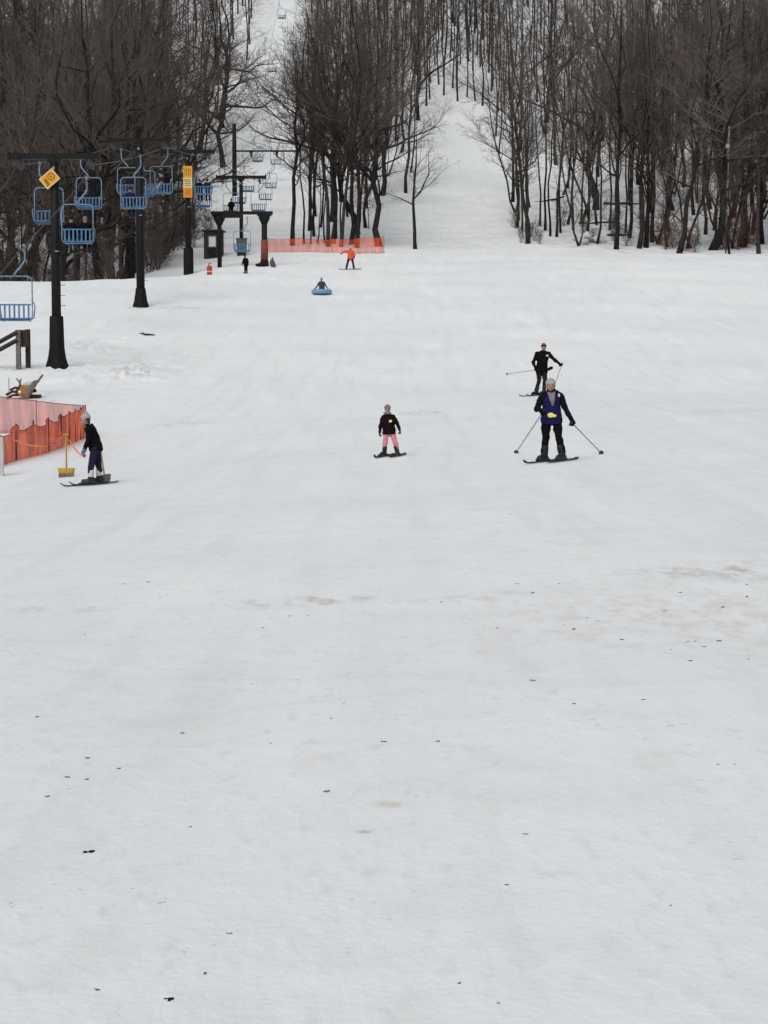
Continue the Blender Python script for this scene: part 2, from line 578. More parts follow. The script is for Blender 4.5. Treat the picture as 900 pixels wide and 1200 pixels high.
ys = axis([(-70, -10, 4), (-10, 3, 0.8), (3, 50, 0.25), (50, 165, 0.4), (165, 260, 1.0), (260, 560, 4)])
xr = axis([(0, 18, 0.25), (18, 45, 0.7), (45, 90, 2), (90, 340, 12)])
xs = np.concatenate([-xr[:0:-1], xr])
XX, YY = np.meshgrid(xs, ys)
ZZ = zt(XX, YY)
nx, ny = len(xs), len(ys)
gv = np.stack([XX, YY, ZZ], -1).reshape(-1, 3)
idx = np.arange(nx * ny).reshape(ny, nx)
gf = np.stack([idx[:-1, :-1], idx[:-1, 1:], idx[1:, 1:], idx[1:, :-1]], -1).reshape(-1, 4)
gm = bpy.data.meshes.new("snow_slope")
gm.from_pydata(gv.tolist(), [], gf.tolist())
gm.materials.append(snow_material())
gm.polygons.foreach_set("use_smooth", [True] * len(gm.polygons))
ground = bpy.data.objects.new("snow_slope", gm)
COL.objects.link(ground)
tag(ground, kind='structure')


# ------------------------------------------------------------------ trees
class Tree:
    """bare deciduous tree: tapered trunk with limbs in one mesh, branches and twigs in the other"""
    def __init__(s, seed, H, r0, first=0.35, nlimb=16, limb=4.0, elev=(35, 65), wander=0.25, leaders=(), twig=1.0, droop=0.0, dens=1.0, tr=1.0, stems=1, low=False, lean=(0, 0), twist=1.0):
        s.twist = twist
        s.r = random.Random(seed)
        s.tk = MB(); s.cr = MB()
        s.twig = twig; s.dens = dens; s.tr = tr; s.low = low; s.droop = droop
        for k in range(stems):
            off = Vector((0, 0, 0)) if stems == 1 else Vector((s.r.uniform(-.25, .25), s.r.uniform(-.25, .25), 0))
            ln = Vector((lean[0], lean[1], 0))
            if stems > 1:
                a = s.r.uniform(0, 6.28); m_ = s.r.uniform(.08, .32)
                ln = Vector((math.cos(a) * m_, math.sin(a) * m_, 0))
            s.stem(off, H * (1 if k == 0 else s.r.uniform(.6, .98)), r0 * (1 if k == 0 else s.r.uniform(.5, .9)), first, nlimb, limb, elev, wander, leaders, ln)

    def stem(s, off, H, r0, first, nlimb, limb, elev, wander, leaders, ln):
        r = s.r
        n = 6 if s.low else 11
        p = off + Vector((0, 0, -0.5)); pts = []; rad = []
        dx, dy = 0, 0
        for i in range(n):
            t = i / (n - 1)
            z = -0.5 + (H + .5) * t
            pts.append(off + Vector((dx + ln.x * z, dy + ln.y * z, z)))
            dx += r.gauss(0, wander) * H / 60; dy += r.gauss(0, wander) * H / 60
            rad.append(max(0.012, r0 * (1 - t) ** 0.85 * (1.35 if i == 0 else 1)))
        s.tk.tube(pts, rad, 5 if s.low else 8)
        az = r.uniform(0, 6.28)

        def on(t):
            f = t * (n - 1); i = min(int(f), n - 2); u = f - i
            return pts[i].lerp(pts[i + 1], u), rad[i] * (1 - u) + rad[i + 1] * u
        for (t, ang, frac) in leaders:
            a = r.uniform(0, 6.28)
            q, rr = on(t)
            s.branch(q, a, R(ang), (H * (1 - t)) * frac, rr * 0.75, 1, True)
        for k in range(nlimb):
            t = first + (0.97 - first) * ((k + r.random()) / nlimb)
            az += 2.4 + r.uniform(-.5, .5)
            q, rr = on(t)
            u = (t - first) / (1 - first)
            Ln = limb * (1 - 0.65 * u) * r.uniform(0.6, 1.1)
            e = R(r.uniform(*elev)) * (1 - .1 * u) + R(12) * u
            s.branch(q, az, e, Ln, min(rr * 0.55, 0.02 + Ln * 0.014), 1, False)

    def branch(s, p, az, el, Ln, rad, lev, leader):
        r = s.r
        nseg = (3 if s.low else ((9 if s.twist > 1.2 else 6) if leader else (7 if s.twist > 1.2 else 5) if lev == 1 else 3))
        d = Vector((math.cos(az) * math.cos(el), math.sin(az) * math.cos(el), math.sin(el)))
        pts = [p]; rr = [rad]; dirs = [d]
        for i in range(nseg):
            tw_ = s.twist
            d = (d + Vector((r.gauss(0, .17 * tw_), r.gauss(0, .17 * tw_), r.gauss(0, .12 * tw_) + (.075 if lev == 1 else .03) - s.droop * .2))).normalized()
            pts.append(pts[-1] + d * (Ln / nseg)); dirs.append(d)
            rr.append(max(0.006 * s.tr, rad * (1 - (i + 1) / nseg) ** 0.8))
        dest = s.tk if (lev == 1 and (leader or rad > .05)) else s.cr
        dest.tube(pts, rr, (3 if s.low else 6 if leader else 4 if lev == 1 else 3), cap=False)

        def on(t):
            f = t * nseg; i = min(int(f), nseg - 1); u = f - i
            return pts[i].lerp(pts[i + 1], u), rr[i] * (1 - u) + rr[i + 1] * u, dirs[i]
        if lev == 1:
            nch = max(3, int(Ln * (2.2 if not leader else 2.6) * s.dens * (0.6 if s.low else 1)))
            for k in range(nch):
                t = 0.18 + 0.8 * (k + r.random()) / nch
                q, ra, dd = on(t)
                side = r.uniform(-1, 1)
                a2 = math.atan2(dd.y, dd.x) + r.choice((-1, 1)) * r.uniform(.4, 1.1)
                e2 = math.asin(max(-1, min(1, dd.z))) * .6 + r.uniform(-.15, .6)
                L2 = (Ln * .42 * (1.15 - .7 * t) + .35) * r.uniform(.7, 1.2) if not leader else (Ln * .36 * (1.1 - .6 * t) + .4) * r.uniform(.7, 1.2)
                s.branch(q, a2, e2, L2, min(ra * .6, .012 + L2 * .012), 2, False)
        elif lev == 2:
            nch = max(3, int(Ln * 5.2 * s.dens * s.twig * (0.35 if s.low else 1)))
            for k in range(nch):
                t = 0.1 + 0.9 * (k + r.random()) / nch
                q, ra, dd = on(t)
                s.twigs(q, dd, (.35 + .35 * Ln * (1 - .5 * t)) * r.uniform(.6, 1.2))

    def twigs(s, q, dd, Ln):
        r = s.r
        d = (dd + Vector((r.gauss(0, .65), r.gauss(0, .65), r.gauss(0, .5) + .1 - s.droop))).normalized()
        m = q + d * Ln * .5
        d2 = (d + Vector((r.gauss(0, .2), r.gauss(0, .2), r.gauss(0, .2) + .05 - s.droop))).normalized()
        e = m + d2 * Ln * .5
        w = 0.0075 * s.tr
        s.cr.tube([q, m, e], [w * 1.2, w, w * .5], 3, cap=False)
        if s.low: return
        for k in range(2):
            u = r.uniform(.2, .9)
            b = q.lerp(m, u * 2) if u < .5 else m.lerp(e, u * 2 - 1)
            d3 = (d + Vector((r.gauss(0, .6), r.gauss(0, .6), r.gauss(0, .5) + .08 - s.droop))).normalized()
            s.cr.tube([b, b + d3 * Ln * r.uniform(.3, .6)], [w * .85, w * .5], 3, cap=False)

    def proto(s, name, bark, twig):
        s.nf = len(s.tk.f) + len(s.cr.f)
        return (name, s.tk.mesh("trunk", bark, True), s.cr.mesh("crown", twig, False))


B, T_, TW = M['bark'], M['twig'], M['twig_warm']
PROTO = {
    'pole': [Tree(s, 17, .105, first=.34, nlimb=19, limb=2.8, elev=(25, 62), wander=.55, dens=.9, twist=1.2).proto("pole", B, T_) for s in (1, 2, 3, 4)],
    'tall': [Tree(s, 18, .165, first=.26, nlimb=21, limb=4.6, elev=(18, 58), leaders=((.4, 66, .85), (.55, 58, .7)), wander=.55, dens=.82, twist=1.6).proto("tall", B, T_) for s in (11, 12, 13, 14)],
    'big': [Tree(s, 17, .26, first=.2, nlimb=17, limb=5.6, elev=(8, 52), leaders=((.22, 52, .85), (.3, 62, .9), (.42, 50, .75)), wander=1.0, dens=.68, twist=1.8).proto("big", B, T_) for s in (21, 22, 23)],
    'gnarl': [Tree(s, 16, .27, first=.16, nlimb=14, limb=6.2, elev=(-5, 45), leaders=((.2, 45, .9), (.27, 58, .95), (.36, 40, .8), (.48, 60, .7)), wander=1.3, dens=.62, twist=2.5).proto("gnarl", B, T_) for s in (81, 82, 83)],
    'brushy': [Tree(s, 15, .095, first=.12, nlimb=15, limb=3.6, elev=(35, 68), wander=.9, dens=.9, stems=2, twist=1.4).proto("brushy", B, TW) for s in (31, 32, 33)],
    'lone': [Tree(41, 10, .15, first=.36, nlimb=13, limb=4.2, elev=(5, 50), leaders=((.42, 48, .8), (.5, 60, .7)), wander=.5, dens=.55, twig=.8).proto("lone", B, T_)],
    'sapling': [Tree(s, 7, .06, first=.2, nlimb=10, limb=1.7, elev=(30, 65), wander=.7, dens=1).proto("sapling", B, T_) for s in (51, 52)],
    'shrub': [Tree(s, 2.6, .03, first=.1, nlimb=5, limb=.9, elev=(40, 75), wander=1.2, dens=.5, stems=5, twist=1.5).proto("shrub", M['red_twig'], M['red_twig']) for s in (61, 62)],
    'brush': [Tree(s, 3.4, .03, first=.1, nlimb=6, limb=1.2, elev=(30, 70), wander=1.2, dens=1.0, stems=6, twist=1.6).proto("brush", T_, T_) for s in (71, 72)],
}
ntree = 0


def plant(kind, pos, h=1.0, rz=None, label='', cat='tree', group=None, mats=None, lean=(0, 0), name=None, wide=None, pick=None):
    global ntree
    p = PROTO[kind][RNG.randrange(len(PROTO[kind])) if pick is None else pick]
    nm = name or {'shrub': 'shrub', 'brush': 'shrub', 'sapling': 'sapling'}.get(kind, 'bare_tree')
    o = thing(nm, label, cat, pos, RNG.uniform(0, 6.28) if rz is None else rz, group)
    w = wide or h * RNG.uniform(.9, 1.1)
    o.scale = (w, w, h)
    if lean != (0, 0):
        o.rotation_euler = (lean[1], lean[0], o.rotation_euler.z)
    for part, me in (("trunk", p[1]), ("crown", p[2])):
        c = bpy.data.objects.new(part, me)
        COL.objects.link(c)
        c.parent = o
        if mats:
            c.material_slots[0].link = 'OBJECT'
            c.material_slots[0].material = mats[0 if part == "trunk" else 1]
    if cat == 'tree': ntree += 1
    return o


spots = []


def special(px, py, kind, h, label, group=None, **k):
    g = G(px, py)
    spots.append((g.x, g.y))
    return plant(kind, (g.x, g.y, g.z), h, label=label, group=group, **k)


# --- trees one can point to
special(487, 292, 'lone', 1.0, "small bare tree with wide low limbs standing alone beside the right ski run", rz=0.6)
special(343, 288, 'tall', 1.15, "leaning dark bare tree, first trunk behind the orange net beside the portal", lean=(.09, 0), pick=0)
special(356, 286, 'pole', .9, "thin bare tree close beside the leaning trunk behind the orange net")
special(364, 286, 'pole', .7, "short crooked bare tree behind the middle left of the orange net", lean=(.12, 0))
for px, h in ((371, .62), (381, .7), (400, .85)):
    special(px, 285, 'pole', h, "very thin bare sapling trunk behind the middle of the orange net", "thin trunks behind the orange net")
special(389, 286, 'tall', 1.25, "stout straight bare tree behind the middle of the orange net", pick=1)
special(411, 286, 'tall', 1.2, "dark straight bare tree rising right behind the snowboarder in orange", pick=2)
special(418, 287, 'pole', .75, "slim bare tree leaning right, just right of the snowboarder in orange", lean=(.11, 0))
special(446, 289, 'big', 1.15, "thick forked bare tree at the right hand end of the far orange net", pick=0, rz=2.1)
special(262, 196, 'gnarl', 1.3, "big bare tree arching its limbs over the lift line beside the one armed tower", pick=1, rz=1.2)
special(832, 293, 'big', 1.35, "stoutest bare tree of the right wood, forking high beside the grey lamp pole", pick=2, rz=0.3)
special(795, 297, 'tall', 1.25, "bare tree leaning strongly left out of a reddish thicket at the right wood's edge", lean=(-.14, 0), pick=0)
special(748, 291, 'tall', 1.15, "left one of two close dark trees with a pale trunk between them", pick=1)
special(757, 290, 'tall', 1.15, "right one of two close dark trees with a pale trunk between them", pick=2)
special(753, 288, 'pole', .75, "slender pale barked tree squeezed between two dark trunks at the right wood's edge", mats=(M['pale_bark'], T_), wide=.6)
special(818, 286, 'pole', .9, "slender pale barked tree just left of the stoutest trunk in the right wood", mats=(M['pale_bark'], T_), wide=.7)
special(868, 289, 'big', 1.3, "thick dark bare tree right of the grey lamp pole, in reddish brush", pick=0, rz=4)
special(893, 286, 'tall', 1.3, "dark bare tree at the right border of the photo, beyond the lamp pole", pick=0)
special(618, 279, 'tall', .9, "foremost dark tree of the thin trunk stand right of the ski run", pick=2, wide=.7)
special(622, 276, 'pole', .95, "dark bare tree touching the foremost trunk of the thin stand right of the ski run")
special(606, 266, 'tall', .85, "bare tree on the right wood's outer corner, branches over the ski run", pick=1, rz=2.0)
special(40, 322, 'gnarl', 1.45, "large crooked bare tree with twisting limbs behind the first lift tower", pick=1, rz=3.4)
special(12, 324, 'gnarl', 1.45, "large dark bare tree at the far left border of the photo", pick=2, rz=5.0)
special(128, 321, 'tall', 1.3, "dark bare tree between the first and second lift towers, trunk thick at the snow edge", pick=0)
special(78, 322, 'tall', 1.35, "dark bare tree rising right behind the two riders on the lift chair", pick=1)
special(228, 268, 'big', .85, "gnarled bare tree leaning right just behind the tower with the tall yellow sign", pick=0, lean=(.12, 0))
for px, py in ((612, 271), (633, 265), (645, 277), (652, 278), (657, 273), (664, 263), (672, 270), (688, 272), (700, 264), (714, 270), (722, 266), (733, 273), (639, 270), (681, 262)):
    special(px, py, 'pole', RNG.uniform(1.0, 1.25), "slim dark pole like tree in the thin stand right of the ski run", "slim trunks in the stand right of the ski run")
for px, py in ((770, 286), (808, 292), (845, 287), (858, 291), (782, 289), (880, 287)):
    special(px, py, 'brushy', RNG.uniform(1.15, 1.4), "bushy brown bare tree with upswept twigs at the front of the right wood", "bushy trees along the right wood's front edge")

# --- the woods: scatter, the nearest as single trees, what lies beyond as one mass


def left_edge(y):
    return -17.5 if y < 165 else (-20.2 if y < 250 else -20.2 - (y - 250) * .02)


def zone(x, y):
    vis = 0.232 * y + 3
    if abs(x) > vis: return None
    if x < left_edge(y) and y > 111 - 0.1 * (x + 20): return 'left'
    if y > 141 and x > max(-10.0, -10 + (y - 240) * -.035) and x < -.8 + max(0, y - 160) * .105 and (y < 230): return 'island'
    if y >= 230 and x > -10.5 - (y - 240) * .035 and x < 8: return 'island'
    if x > 12.3 + (y - 150) * .02 + (1.5 if y < 147 else 0) and y > 148 - (x - 12) * .55: return 'right'
    if y > 246 and x >= 8: return 'right'
    return None


cand = []
tries = 0
while tries < 60000 and len(cand) < 660:
    tries += 1
    y = 108 + 232 * RNG.random() ** 1.15
    x = RNG.uniform(-1, 1) * (0.232 * y + 3)
    z_ = zone(x, y)
    if not z_: continue
    dmin = {'left': 2.9, 'island': 2.5, 'right': 2.1}[z_]
    if y > 200: dmin = 2.6
    if z_ == 'right' and x < 19:
        dmin = 2.9
        if RNG.random() < .35: continue
    if z_ == 'left' and y < 165 and x < -22 and RNG.random() < .3: continue
    if any((x - a) ** 2 + (y - b) ** 2 < dmin * dmin for a, b in spots): continue
    spots.append((x, y)); cand.append((y, x, z_))
for k in range(120):
    y = 236 + 90 * RNG.random() ** 1.3; x = RNG.uniform(4.5, 17)
    if any((x - a) ** 2 + (y - b) ** 2 < 3.2 for a, b in spots): continue
    spots.append((x, y)); cand.append((y, x, 'right'))
cand.sort()
LAB = {'left': ("bare brown grey tree in the dense wood left of the chairlift", "trees of the wood left of the chairlift"),
       'island': ("bare tree in the wooded strip between the lift line and the right ski run", "trees of the strip between the two runs"),
       'right': ("bare brown tree in the dense wood right of the ski run", "trees of the wood right of the ski run")}
LIMIT = 296
n_single = 0
rest = []
quota = {'left': 0, 'island': 0, 'right': 0}
for (y, x, z_) in cand:
    if ntree < LIMIT and y < 230:
        if z_ == 'left':
            k = RNG.choices(('gnarl', 'tall', 'big', 'brushy', 'pole'), (4, 3, 2, 1.5, 1))[0]
        elif z_ == 'island':
            k = RNG.choices(('tall', 'big', 'pole', 'brushy'), (7, 2, 2, 1))[0]
        else:
            k = RNG.choices(('tall', 'pole', 'brushy', 'big'), (4, 2, 4, 1) if x > 19 else (1.6, 6, .3, .1))[0]
        hs_ = {'left': RNG.uniform(1.15, 1.5), 'island': RNG.uniform(1.0, 1.3), 'right': RNG.uniform(1.0, 1.25) if x < 19 else RNG.uniform(1.15, 1.45)}[z_]
        plant(k, (x, y, zf(x, y)), hs_, wide=hs_ * RNG.uniform(.82, .95), lean=(RNG.gauss(0, .065), RNG.gauss(0, .03)), label=LAB[z_][0], group=LAB[z_][1])
    else:
        rest.append((x, y))

lows = []
for s_ in range(5):
    t = Tree(100 + s_, 16, .10, first=.25, nlimb=16, limb=3.8, elev=(15, 60), wander=.6, leaders=((.45, 65, .8),), tr=1.6, dens=1.0, low=True)
    off = len(t.tk.v)
    lows.append((np.array(t.tk.v + t.cr.v), t.tk.f + [tuple(i + off for i in f) for f in t.cr.f]))
vv, ff, base = [], [], 0
for (x, y) in rest:
    v, f = lows[RNG.randrange(5)]
    a = RNG.uniform(0, 6.28); h = RNG.uniform(1.0, 1.35)
    c, s_ = math.cos(a), math.sin(a)
    w = np.stack([(v[:, 0] * c - v[:, 1] * s_) * h + x, (v[:, 0] * s_ + v[:, 1] * c) * h + y, v[:, 2] * h + zf(x, y)], -1)
    vv.append(w); ff.extend([tuple(i + base for i in q) for q in f]); base += len(v)
fm = bpy.data.meshes.new("far_wood")
fm.from_pydata(np.concatenate(vv).tolist(), [], ff)
fm.materials.append(T_)
fw = bpy.data.objects.new("far_wood", fm)
COL.objects.link(fw)
tag(fw, "mass of bare brown trees far up the snowy hill behind the nearer woods", "wood", kind='stuff')

# --- shrubs, saplings, brush
for px, py in ((775, 287), (782, 292), (800, 294), (812, 296), (845, 293), (852, 290), (862, 292), (873, 291), (790, 290), (880, 287)):
    g = G(px, py)
    plant('shrub', g, RNG.uniform(.9, 1.4), label="leafless reddish brown shrub at the foot of the right wood", cat='shrub', group="reddish shrubs along the right wood")
for i in range(17):
    px = RNG.uniform(150, 262)
    y = RNG.uniform(124, 165)
    x = (px - 450) / F * y
    if x > -15.6: x = -15.8 - RNG.random() * 3
    plant('brush', (x, y, zf(x, y)), RNG.uniform(.8, 1.4), label="tangled grey brown brush at the left wood's edge near the yellow sign", cat='shrub', group="brush below the left wood")
for i in range(16):
    px = RNG.uniform(600, 760); y = RNG.uniform(149, 172); x = (px - 450) / F * y
    plant('brush', (x, y, zf(x, y)), RNG.uniform(.4, .8), label="low grey brush between the thin trunks right of the ski run", cat='shrub', group="low brush among the thin trunks")
for i in range(14):
    px = RNG.uniform(-5, 130); y = RNG.uniform(114, 135); x = (px - 450) / F * y
    plant('brush', (x, y, zf(x, y)), RNG.uniform(.9, 1.6), label="grey brown brush in the hollow behind the first lift tower", cat='shrub', group="brush in the hollow behind the first tower")


def leafy(px, py, h, label):
    g = G(px, py)
    o = plant('sapling', g, h, label=label, cat='sapling', pick=0)
    lv = MB(); r = random.Random(px)
    for k in range(420):
        c = Vector((r.gauss(0, .75), r.gauss(0, .75), 2.2 + r.uniform(0, 3.0)))
        a = Vector((r.gauss(0, 1), r.gauss(0, 1), r.gauss(0, 1))).normalized() * .09
        b = Vector((r.gauss(0, 1), r.gauss(0, 1), r.gauss(0, 1))).normalized() * .06
        lv.add([c - a, c + b, c + a, c - b], [(0, 1, 2, 3)])
    lv.build("foliage", M['rust_leaf'], o)


leafy(432, 268, .8, "young tree still holding rusty brown dead leaves behind the far orange net")
leafy(414, 262, .7, "smaller young tree with rusty dead leaves, deeper behind the far orange net")


def log(px, py, ln, rad, rz, label, pitch=0.0, snow=True):
    g = G(px, py)
    o = thing("fallen_log", label, "log", (g.x, g.y, g.z + rad * .7), rz)
    m = MB(); r = random.Random(px)
    pts = [Vector((ln * (t - .5), r.gauss(0, .16), r.gauss(0, .09) + pitch * ln * (t - .5))) for t in (0, .2, .4, .6, .8, 1)]
    m.tube(pts, [rad * q for q in (1.1, 1, .95, .9, .85, .75)], 9)
    for t in ((.3, .65) if snow else ()):
        p = pts[int(t * 5)]
        m.tube([p, p + Vector((.15, .1, .35)), p + Vector((.3, .15, .7))], [rad * .35, rad * .25, .015], 5)
    m.build("trunk", M['bark'], o, True)
    if snow:
        m2 = MB()
        m2.tube([p + Vector((0, 0, rad * .8)) for p in pts[1:]], [(rad * .55, rad * .28)] * 5, 8, right=(0, 1, 0))
        m2.build("snow_cap", M['white'], o, True)


log(727, 277, 2.6, .16, .05, "dark fallen log with a snow cap right beside the snow mound")
log(700, 262, 3.6, .13, .1, "dark fallen log lying level among the thin trunks, above the snow mound", .03)
log(735, 240, 5.0, .12, .02, "long thin fallen log, uppermost of the three, among the thin trunks", -.02, False)
log(640, 236, 4.0, .11, .2, "leaning broken trunk propped among the thin trunks near the ski run", .22, False)

g = G(688, 284)
m = MB(); r = random.Random(3)
for k in range(26):
    a = r.uniform(0, 6.28); q = r.random() ** .6
    m.ball((math.cos(a) * 1.5 * q, math.sin(a) * 1.2 * q, .75 * (1 - q) ** .8 - .05), (r.uniform(.3, .55), r.uniform(.3, .5), r.uniform(.16, .34)), 8, 6)
mound = m.build("snow_mound", M['dirty_snow'], remesh=.05, sm=1)
mound.location = g
tag(mound, "lumpy mound of ploughed snow at the wood's edge beside the snow capped log", "snow mound")

# lamp pole in the right wood
g = G(848, 292)
o = thing("lamp_pole", "tall pale grey lamp pole with a small white floodlight in the right wood", "lamp pole", g)
m = MB(); m.tube([(0, 0, -.3), (.15, 0, 4.5), (.33, 0, 10.2)], [.13, .11, .07], 10); m.build("pole", M['board_white'], o, True)
m = MB(); m.box((.12, -.2, 8.55), (.32, .3, .28)); m.box((.12, -.36, 8.5), (.38, .03, .34)); m.build("lamp_head", M['white'], o)
m = MB(); m.tube([(.27, 0, 8.3), (.18, -.1, 8.35), (.12, -.2, 8.42)], .03, 6); m.build("bracket", M['black_steel'], o)


# ------------------------------------------------------------------ chairlift
def ux(d):
    """centre line of the lift"""
    return -13.6 if d < 118 else -13.6 + (d - 118) * .028 if d < 160 else -12.4 - (d - 160) * .02


TW_BASE = [G(67, 430), G(165, 359.5), G(221, 321.5), G(283, 299)]
ARM_PY = [184, 165, 178, 208]
rope_nodes = []
HG = 1.4     # half the rope gauge


def tower(i, label, pad_h, pad_mat, arm_w=3.4, flare=True, post_r=.2):
    b = TW_BASE[i]
    top = at(0, ARM_PY[i], b.y).z
    H = top - b.z
    o = thing("lift_tower", label, "lift tower", b)
    m = MB()
    m.tube([(0, 0, -.5), (0, 0, H * .5), (0, 0, H + .02)], [post_r, post_r * .95, post_r * .88], 14)
    m.build("post", M['black_steel'], o, True)
    m = MB()
    if flare:
        m.tube([(0, 0, -.2), (0, 0, .05), (0, 0, .3), (0, 0, .7), (0, 0, pad_h * .97), (0, 0, pad_h)],
               [.48, .44, .36, .30, .27, .24], 14)
    else:
        m.tube([(0, 0, -.2), (0, 0, .02), (0, 0, pad_h * .95), (0, 0, pad_h)], [.34, .34, .33, .28], 14)
    m.build("base_padding", pad_mat, o, True)
    m = MB()
    m.box((0, 0, H + .02), (arm_w, .24, .22))
    m.box((0, 0, H - .16), (.5, .3, .14))
    for sx in (-1, 1):
        m.box((sx * (arm_w / 2 + .04), 0, H + .02), (.08, .32, .32))
    m.build("crossarm", M['black_steel'], o)
    for sx in (-1, 1):
        m = MB()
        m.box((sx * HG, 0, H - .16), (.07, 1.6, .14))
        s_ = m.build("sheave_beam", M['black_steel'], o)
        for yy in (-.6, -.2, .2, .6):
            w = MB()
            w.tube([(sx * HG - .05, yy, H - .27), (sx * HG + .05, yy, H - .27)], .15, 12)
            w.build("sheave", M['rope'], s_, False)
    m = MB()
    m.box((.0, -post_r - .015, H - .45), (.09, .03, .12)); m.box((.08, -post_r - .01, H * .55), (.14, .04, .05))
    m.build("bracket", M['steel'], o)
    m = MB()
    for k in range(int((H - pad_h - .6) / .4)):
        zz = pad_h + .4 + k * .4
        m.tube([(post_r * .9, .0, zz), (post_r + .17, .0, zz)], .012, 5)
    m.build("rung", M['black_steel'], o)
    rope_nodes.append((b.y, b.x, top - .30))
    return o, b, H


tower(0, "nearest black lift tower, carrying the orange yellow diamond sign", 1.95, M['pad'], post_r=.19)
tower(1, "second black lift tower from the camera, between the diamond sign and the tall yellow sign", 1.0, M['pad'], arm_w=3.2, post_r=.23)
tower(2, "third black lift tower, carrying the tall yellow sign", 1.75, M['pad'], flare=False, post_r=.19)
o4, b4, H4 = tower(3, "thin black lift tower standing in the gap of the lift portal, box at its foot", 1.1, M['grey_pad'], arm_w=3.6, flare=False, post_r=.15)
m = MB(); m.box((.05, -.4, .65), (.75, .45, 1.0)); m.box((.05, -.4, 1.2), (.85, .52, .06)); m.build("control_box", M['grey_pad'], o4)

# the one armed tower further up the lift line
y5 = 190.0
base5 = at(275, 232, y5); base5.z = zf(base5.x, y5)
o = thing("lift_tower", "tall lift tower with its arm reaching only to the right, farthest up the lift line", "lift tower", base5)
top5 = at(275, 145, y5).z - base5.z; arm5 = at(275, 177, y5).z - base5.z
m = MB(); m.tube([(0, 0, -.6), (0, 0, top5 * .6), (0, 0, top5)], [.26, .24, .2], 12); m.build("post", M['black_steel'], o, True)
m = MB(); m.box((3.5, 0, arm5), (6.9, .2, .16)); m.tube([(0, 0, arm5 + 1.6), (3.5, 0, arm5 + .1)], .03, 6); m.build("crossarm", M['black_steel'], o)
c5 = ux(y5) - base5.x
for sx in (-1, 1):
    m = MB(); m.box((c5 + sx * HG, 0, arm5 - .3), (.1, 1.8, .3)); m.box((c5 + sx * HG, 0, arm5 - .12), (.3, .3, .2)); s_ = m.build("sheave_beam", M['black_steel'], o)
    for yy in (-.6, 0, .6):
        w = MB(); w.tube([(c5 + sx * HG - .05, yy, arm5 - .5), (c5 + sx * HG + .05, yy, arm5 - .5)], .16, 10); w.build("sheave", M['rope'], s_)
rope_nodes.append((y5, ux(y5), base5.z + arm5 - .66))
rope_nodes.append((250, ux(250), zf(ux(250), 250) + 8.0))
rope_nodes.append((320, ux(320), zf(ux(320), 320) + 8.0))
# rope start: loading station out of the frame to the left
p0 = at(28, 290, 58.5)
rope_nodes.insert(0, (46.0, -13.5, p0.z - (58.5 - 46) * .30))
rope_nodes.insert(1, (58.5, -13.5, p0.z))
rope_nodes.insert(2, (67.1, -12.8, at(0, 208, 67.1).z))


def rope_at(side, d):
    for i in range(len(rope_nodes) - 1):
        a, b = rope_nodes[i], rope_nodes[i + 1]
        if a[0] <= d <= b[0]:
            t = (d - a[0]) / (b[0] - a[0])
            sag = 4 * t * (1 - t) * (b[0] - a[0]) * .006
            return Vector((a[1] + (b[1] - a[1]) * t + side * HG, d, a[2] + (b[2] - a[2]) * t - sag))


o = thing("haul_rope", "steel haul rope strung over all the lift towers and carrying the blue chairs", "cable", rope_at(1, 46.0))
o0 = o.location.copy()
for side in (-1, 1):
    m = MB()
    m.tube([rope_at(side, d) - o0 for d in np.arange(46, 320, 2.0)], .022, 5)
    m.build("rope_strand", M['rope'], o, True)


def chair_proto():
    """lift chair; origin at the rope grip, backrest towards -y (seen from behind)"""
    o = thing("lift_chair", "", "lift chair", (0, 0, 0), group="blue chairs hanging along the chairlift")
    W, T, Bz = .6, -1.02, -2.5
    cx = -.36
    m = MB(); m.tube([(0, -.14, 0), (0, .14, 0)], .045, 8); m.box((0, 0, -.04), (.07, .2, .1)); m.build("grip", M['steel'], o)
    m = MB()
    pts = [(0, 0, -.04), (.02, 0, -.3), (.01, 0, -.48), (-.12, 0, -.68), (-.3, 0, -.88), (cx, 0, -.98), (cx, 0, T)]
    m.tube(pts, .034, 8); m.build("hanger", M['blue_grey'], o, True)
    m = MB()
    loop = []
    rc = .18

    def corner(x, z, a0):
        for k in range(5):
            a = R(a0 + k * 22.5)
            loop.append((cx + x + rc * math.cos(a), 0, z + rc * math.sin(a)))
    corner(W - rc, T - rc, 0); corner(-(W - rc), T - rc, 90); corner(-(W - rc), Bz + rc, 180); corner(W - rc, Bz + rc, 270)
    loop.append(loop[0]); m.tube(loop, .023, 7, cap=False); m.build("frame", M['blue_grey'], o, True)
    m = MB()
    for k in range(7):
        x = cx - W + .12 + k * (2 * W - .24) / 6
        m.box((x, -.045, Bz + .28), (.06, .018, .46))
    m.box((cx, -.03, Bz + .53), (2 * W - .08, .03, .05)); m.box((cx, -.03, Bz + .07), (2 * W - .12, .03, .05))
    m.build("backrest", M['blue'], o)
    m = MB()
    for k in range(6):
        m.box((cx, .05 + k * .085, Bz + .03 + k * .012), (2 * W - .12, .07, .028))
    for x in (-.45, .45):
        m.box((cx + x, .24, Bz - .005), (.05, .46, .03))
    m.build("seat", M['blue'], o)
    for s_ in (-1, 1):
        m = MB()
        m.tube([(cx + s_ * W, 0, Bz + .62), (cx + s_ * W, .25, Bz + .6), (cx + s_ * W, .46, Bz + .5), (cx + s_ * (W - .05), .48, Bz + .1)], .02, 6)
        m.build("armrest", M['blue_grey'], o, True)
    return o


